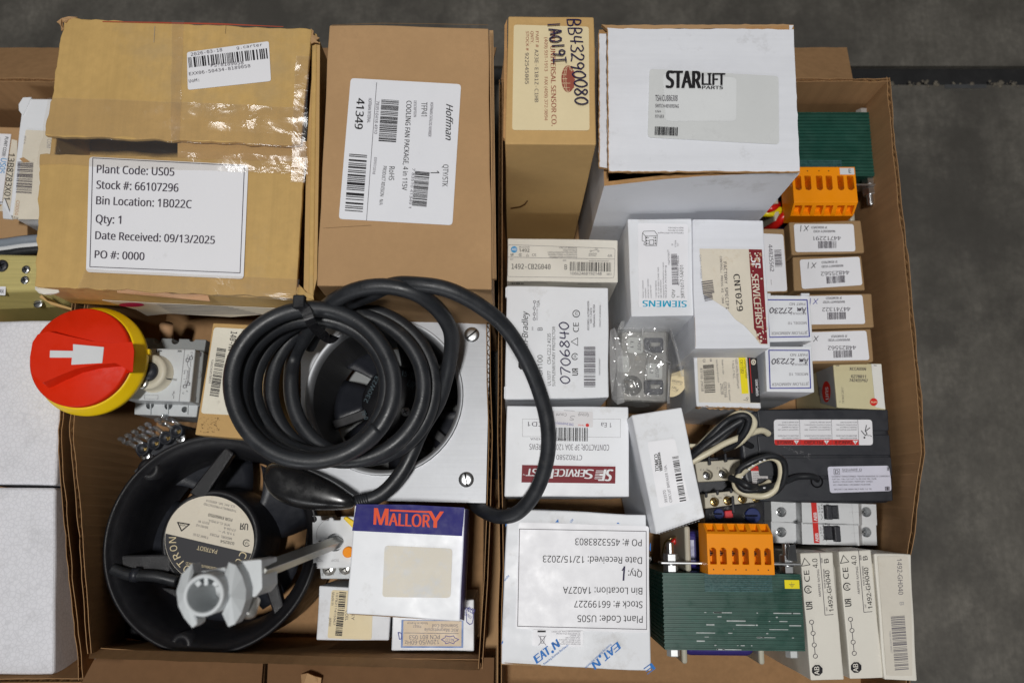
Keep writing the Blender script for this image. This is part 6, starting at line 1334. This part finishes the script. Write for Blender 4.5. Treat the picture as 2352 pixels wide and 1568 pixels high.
# printed marks on the leads are too small to model at this size except the white number dashes
mb = MB(); rnd = random.Random(9)
for x, y, z in [(580, 752, .1249), (650, 676, .1282), (690, 640, .1298), (760, 602, .1300), (800, 585, .1302), (640, 868, .1228), (720, 876, .1226), (800, 858, .1206)]:
    p = pp(C2, x, y, z+.0006); mb.box(p.x-.0009, p.y-.0005, p.z-.0001, p.x+.0009, p.y+.0005, p.z+.0001)
mb.build('lead_marking', KW, r)

# ---- overload relay
zt = .092
r = thing('overload_relay', 'black and beige overload relay with brass screws, blue dials and a red button', 'relay', P(1680, 1120, .01))
slab('body', C2, [(125, 560), (640, 560), (800, 900), (805, 1245), (215, 1250), (140, 800)], zt-.018, .06, M_blkplas, r, .001)
up = slab('upper_terminals', C2, [(120, 605), (640, 572), (690, 600), (690, 770), (150, 802)], zt, .03, M_beige, r)
lo = slab('lower_terminals', C2, [(212, 915), (770, 860), (790, 985), (222, 1062)], zt+.002, .03, M_beige, r)
mb = MB()
for x, y in ((225, 735), (378, 720), (535, 700)): mb.cyl(pp(C2, x, y, zt-.008), .0042, .02, n=18)
cut(up, mb)
mb = MB()
for x, y in ((295, 995), (425, 982), (567, 965), (700, 955)): mb.cyl(pp(C2, x, y, zt-.004), .0039, .02, n=18)
cut(lo, mb)
for x, y in ((225, 735), (378, 720), (535, 700)): screw('terminal_screw', pp(C2, x, y+6, zt-.0055), .0036, r, M_steel, 1.1, .003, True)
for x, y in ((295, 998), (425, 985), (567, 968), (700, 960)): screw('brass_screw', pp(C2, x, y, zt-.002), .0037, r, M_brass, .5, .003, True)
for x, y in ((270, 620), (430, 590), (590, 575)): slab('barrier', C2, [(x-22, y-70), (x, y-75), (x+14, y+12), (x-14, y+18)], zt+.004, .03, M_blkplas, r)
for x, y in ((345, 900), (480, 880), (235, 925)): slab('barrier', C2, [(x-16, y-20), (x+14, y-24), (x+12, y+26), (x-10, y+32)], zt+.004, .02, M_blkplas, r)
slab('divider', C2, [(478, 938), (506, 934), (520, 1110), (488, 1112)], zt+.003, .02, M_blkplas, r)
slab('front_panel', C2, [(222, 1064), (790, 988), (800, 1240), (222, 1245)], zt-.006, .02, mat('smoky dark panel', (.035, .035, .038), .2, var=.1), r)
for x, y, s in ((345, 1112, .0042), (675, 1130, .0062)):
    mb = MB(); mb.cyl(pp(C2, x, y, zt-.006), s, .004, n=24); d = mb.build('dial', mat('blue plastic', S(28, 42, 96), .35, var=.05), r)
    mb = MB(); p = pp(C2, x, y, zt-.002); mb.box(p.x-s*.8, p.y-.0006, p.z, p.x+s*.8, p.y+.0006, p.z+.0004); mb.build('dial_slot', M_dark, d)
p = slab('red_button', C2, [(414, 1082), (494, 1075), (498, 1150), (418, 1155)], zt+.001, .012, mat('red button plastic', S(206, 60, 66), .35, var=.03), r, .001)
slab('clear_tab', C2, [(385, 1218), (596, 1200), (600, 1262), (380, 1262)], zt-.001, .004, M_beige, r)
k = Ink(Pl(zt), C2, .0004)
for t, x, y in (('6 T3', 205, 668), ('4 T2', 365, 652), ('2 T1', 520, 632)): k.text(t, x+45, y, x-35, y+4, 18, KM)
k.build('printing', r)
k = Ink(Pl(zt+.002), C2, .0004)
for t, x, y in (('98', 300, 925), ('NC', 362, 945), ('95', 420, 915)): k.text(t, x+18, y, x-18, y+2, 18, KM)
k.build('printing', r)
k = Ink(Pl(zt-.006), C2, .0004); k.text('RESET', 365, 1062, 310, 1068, 14, KM).text('STOP', 455, 1042, 405, 1048, 14, KM).text('TEST', 715, 1018, 655, 1026, 14, KM); k.text('2-2', 262, 1110, 264, 1170, 18, KM); k.build('panel_printing', r)

# ---- two miniature breakers
def mcb(dy, lab, sym):
    zt, zl = .090, .068; c = pp(C2, 1390, 1090+dy, .01)
    r = thing('miniature_breaker', lab, 'circuit breaker', c, group='pale grey miniature breakers side by side')
    mb = MB(); xs = [(866, zl), (1114, zl), (1165, zt), (1400, zt), (1722, zt), (1752, zl), (1896, zl)]
    A = [pp(C2, x, 992+dy+(x-866)*.026, z) for x, z in xs]; B = [pp(C2, x+6, 1178+dy+(x-866)*.012, z) for x, z in xs]
    B = [V((b.x, a.y-.0172, b.z)) for a, b in zip(A, B)]
    n = len(xs); dn = lambda L: [V((p.x, p.y, .014)) for p in L]; vs = A+B+dn(A)+dn(B)
    fs = [(i, i+1, n+i+1, n+i) for i in range(n-1)]+[(i, 2*n+i, 2*n+i+1, i+1) for i in range(n-1)]+[(n+i, n+i+1, 3*n+i+1, 3*n+i) for i in range(n-1)]+[(0, n, 3*n, 2*n), (n-1, 3*n-1, 4*n-1, 2*n-1)]
    mb.add(vs, fs); bd = mb.build('body', M_wplas, r)
    y = 1085+dy; mb = MB(); cy = (A[0].y+B[0].y)/2
    h1 = pp(C2, 967, y, zl); h2 = pp(C2, 1800, y, zl); tg = pp(C2, 1455, y, zt)
    for h in (h1, h2): mb.cyl((h.x, cy, zl-.012), .0042, .02, n=20)
    mb.box(tg.x-.0062, cy-.0056, zt-.006, tg.x+.0062, cy+.0056, zt+.01); cut(bd, mb)
    md = bd.modifiers.new('bevel', 'BEVEL'); md.width = .0005; md.segments = 2; md.limit_method = 'ANGLE'; md.angle_limit = radians(40)
    for h in (h1, h2): screw('terminal_screw', (h.x+.0005, cy, zl-.010), .0036, r, M_steel, .8, .002, True)
    mb = MB(); mb.box(tg.x-.0058, cy-.0052, zt-.006, tg.x+.0058, cy+.0052, zt-.001); t_ = mb.build('toggle', M_blkplas, r, bevel=.0006)
    sx = .0034 if sym else -.0030
    mb = MB(); mb.box(tg.x+sx-.0024, cy-.0060+(-.001 if sym else 0), zt-.003, tg.x+sx+.0024, cy+.0055, zt+.005); mb.build('toggle_lever', M_blkplas, t_, bevel=.0008)
    pl = Pl(zt); k = Ink(pl, C2, .0004)
    def q(x, u): # point on the face at grid x, u = 0 far edge .. 1 near edge, as measuring-grid position in C2 units
        a = pp(C2, x, 0, zt); w = V((a.x, A[0].y+(B[0].y-A[0].y)*u, zt)); d = w-EYE
        cx_, cy_ = d.x, d.y*ct+d.z*st; cz_ = -d.y*st+d.z*ct; px, py = CX+FPX*cx_/-cz_, CY-FPX*cy_/-cz_
        return ((px-C2.ox)/C2.s, (py-C2.oy)/C2.s)
    X0, X1 = 1182, 1234
    k.poly([q(X0, .03), q(X1, .03), q(X1, .97), q(X0, .97)], KR).text('ABB', *q(1228, .90), *q(1228, .52), 32, KW, .05)
    k.text('S 201', *q(1262, .52), *q(1262, .22), 14, KG).text('K 3 A', *q(1290, .52), *q(1290, .12), 18, K).text('~230/400', *q(1314, .52), *q(1314, .18), 9, KG).text('6000', *q(1340, .36), *q(1340, .12), 10, KG).frame([q(1326, .08), q(1345, .08), q(1345, .40), q(1326, .40)], 2, KG)
    k.line([q(1255, .62), q(1262, .62)], 3, K).line([q(1270, .60), q(1280, .75), q(1268, .85)], 3, K).line([q(1295, .62), q(1310, .72), q(1300, .88)], 3, K).line([q(1570, 0.02), q(1570, .98)], 1, KL).line([q(1640, .02), q(1640, .98)], 1, KL).line([q(1540, .5), q(1715, .5)], 1, KL); k.build('printing', r)
    return r
mcb(0, 'pale grey miniature breaker touching the black current transformer', False)
mcb(196, 'pale grey miniature breaker nearest the three cream cartons', True)

# ---- bagged nickel plated terminal box
zt = .105
r = thing('terminal_device', 'shiny plated terminal box with HOT and NEUT labels inside the clear bag', 'terminal box', P(1480, 840, .02))
body = slab('body', C4, rounded([(300, 330), (985, 325), (1000, 1375), (250, 1350)], 60, 4), zt, .08, M_chrome, r, .003, 3)
lab_m = mat('pale plastic label', S(206, 208, 204), .4, var=.02)
for q, t in (([(390, 440), (610, 445), (620, 665), (390, 660)], (('HOT', 545, 480, 535, 625, 48), ('L1', 440, 495, 436, 580, 44))), ([(662, 812), (895, 818), (892, 1040), (650, 1030)], (('NEUT', 798, 842, 795, 1018, 48), ('L2', 716, 890, 714, 955, 44))), ([(250, 705), (415, 706), (420, 940), (250, 940)], (('LINE', 280, 745, 278, 920, 44),))):
    l = label(r, Pl(zt), C4, q, lab_m, r=40); k = Ink(Pl(zt), C4)
    for s, x0, y0, x1, y1, h in t: k.text(s, x0, y0, x1, y1, h, KG, .01)
    k.build('lettering', l)
for y in (545, 1150):
    o = slab('socket', C4, rounded([(632, y-105), (912, y-105), (914, y+105), (640, y+110)], 40, 4), zt+.004, .01, mat('dark blue grey plastic', (.03, .033, .05), .35, var=.05), r, .0012)
    m = MB(); m.slab(poly(C4, [(720, y-40), (870, y-35), (860, y+20), (725, y+30)], zt+.0065), (0, 0, -.003)); m.build('blade_contact', M_chrome, o, bevel=.0006)
mb = MB(); p = pp(C4, 455, 1130, zt); mb.lathe(p, [(.0085, 0), (.0085, .001), (.0045, .0012), (.0045, .003), (.003, .0045), (0, .0045)], 24); mb.build('stud', M_chrome, r)
# bag: closed film shape draped over the device
mb = MB(); NX, NY = 44, 52; grid = []
ol = [(330, 165), (480, 130), (900, 150), (985, 215), (1040, 420), (1020, 800), (1012, 1150), (1005, 1390), (700, 1410), (250, 1420), (140, 1330), (125, 900), (110, 460), (200, 300)]
def bagz(u, v, p):
    e = min(u, 1-u, v, 1-v); rise = min(1, e/.10); return zt-.03*(1-rise)**1.5+.0065+rise*(abs(noise.noise(p*34))*.014+abs(noise.noise(p*95+V((3, 1, 2))))*.006)
for j in range(NY+1):
    v = j/NY
    for i in range(NX+1):
        u = i/NX
        xl = 190-120*min(1, v*3)+50*max(0, v-.8)*5+14*sin(v*17); xr = 990+70*min(1, v*2.5)-45*v+16*sin(v*13); yt = 120-25*sin(u*pi)+170*max(0, .35-u)*2+10*sin(u*21); yb = 1440-20*u+12*sin(u*15)
        x = xl+(xr-xl)*u; y = yt+(yb-yt)*v; p = pp(C4, x, y, zt); grid.append(pp(C4, x, y, bagz(u, v, p)))
fs = [(j*(NX+1)+i, j*(NX+1)+i+1, (j+1)*(NX+1)+i+1, (j+1)*(NX+1)+i) for j in range(NY) for i in range(NX)]
mb.add(grid, fs, M_bag, True)
# loose side gusset of the bag
gv = []
for j in range(13):
    v = j/12
    for i in range(7):
        u = i/6; x = 985+u*(60+150*v**1.4)+18*sin(v*9+u*3); y = 170+v*820; p = pp(C4, x, y, zt); gv.append(pp(C4, x, y, zt+.004-.03*u+noise.noise(p*60)*.004))
mb.add(gv, [(j*7+i, j*7+i+1, (j+1)*7+i+1, (j+1)*7+i) for j in range(12) for i in range(6)], M_bag, True)
def fold(pts, dz=0.):
    t = [pp(C4, x, y, zt+.016+dz-.004*((i*5) % 3)) for i, (x, y) in enumerate(pts)]; c_ = sum(t, V())/len(t)+V((0, 0, .003)); n_ = len(t)
    mb.add(t+[c_], [(i, (i+1) % n_, n_) for i in range(n_)], M_bagfold)
fold([(150, 330), (210, 300), (270, 470), (325, 650), (340, 1000), (352, 1370), (250, 1400), (170, 1320), (140, 900), (135, 500)])
fold([(300, 210), (500, 150), (900, 165), (980, 240), (900, 285), (620, 290), (420, 320), (250, 330)], .001)
fold([(960, 180), (1000, 215), (1040, 400), (1110, 580), (1205, 1000), (1165, 995), (1090, 640), (1015, 430), (985, 260)], -.006)
fold([(620, 600), (1010, 790), (1012, 815), (640, 640)], .003); fold([(605, 290), (630, 285), (620, 420), (600, 430)], .003); fold([(690, 690), (712, 690), (668, 900), (655, 1260), (640, 1000)], .003); fold([(985, 830), (1010, 820), (1000, 1380), (965, 1390)], .002)
o = mb.build('plastic_bag', M_bag); tag(o, 'clear wrinkled plastic bag around the shiny terminal box', 'plastic bag')
# round paper tag
pts = [(1020, 960)]+[(1010+260*cos(a), 960+340*sin(a)*.98) for a in [radians(-14+i*8) for i in range(14)]]+[(1000, 1290)]
m = MB(); m.slab(poly(C4, pts, .088), (0, 0, -.0006)); o = m.build('paper_tag', M_label_cream); tag(o, 'round cream paper tag sticking out beside the clear bag', 'paper tag')
k = Ink(Pl(.088), C4, .0005); k.text('Custom', 1186, 1075, 1040, 1040, 40, KG, 0, .1).text('Puri', 1126, 1180, 1050, 1130, 40, KG).line([(1175, 1128), (1040, 1092)], 3, KM).line([(1100, 1222), (1030, 1190)], 3, KM)
k.mb.build('lettering', K, o)
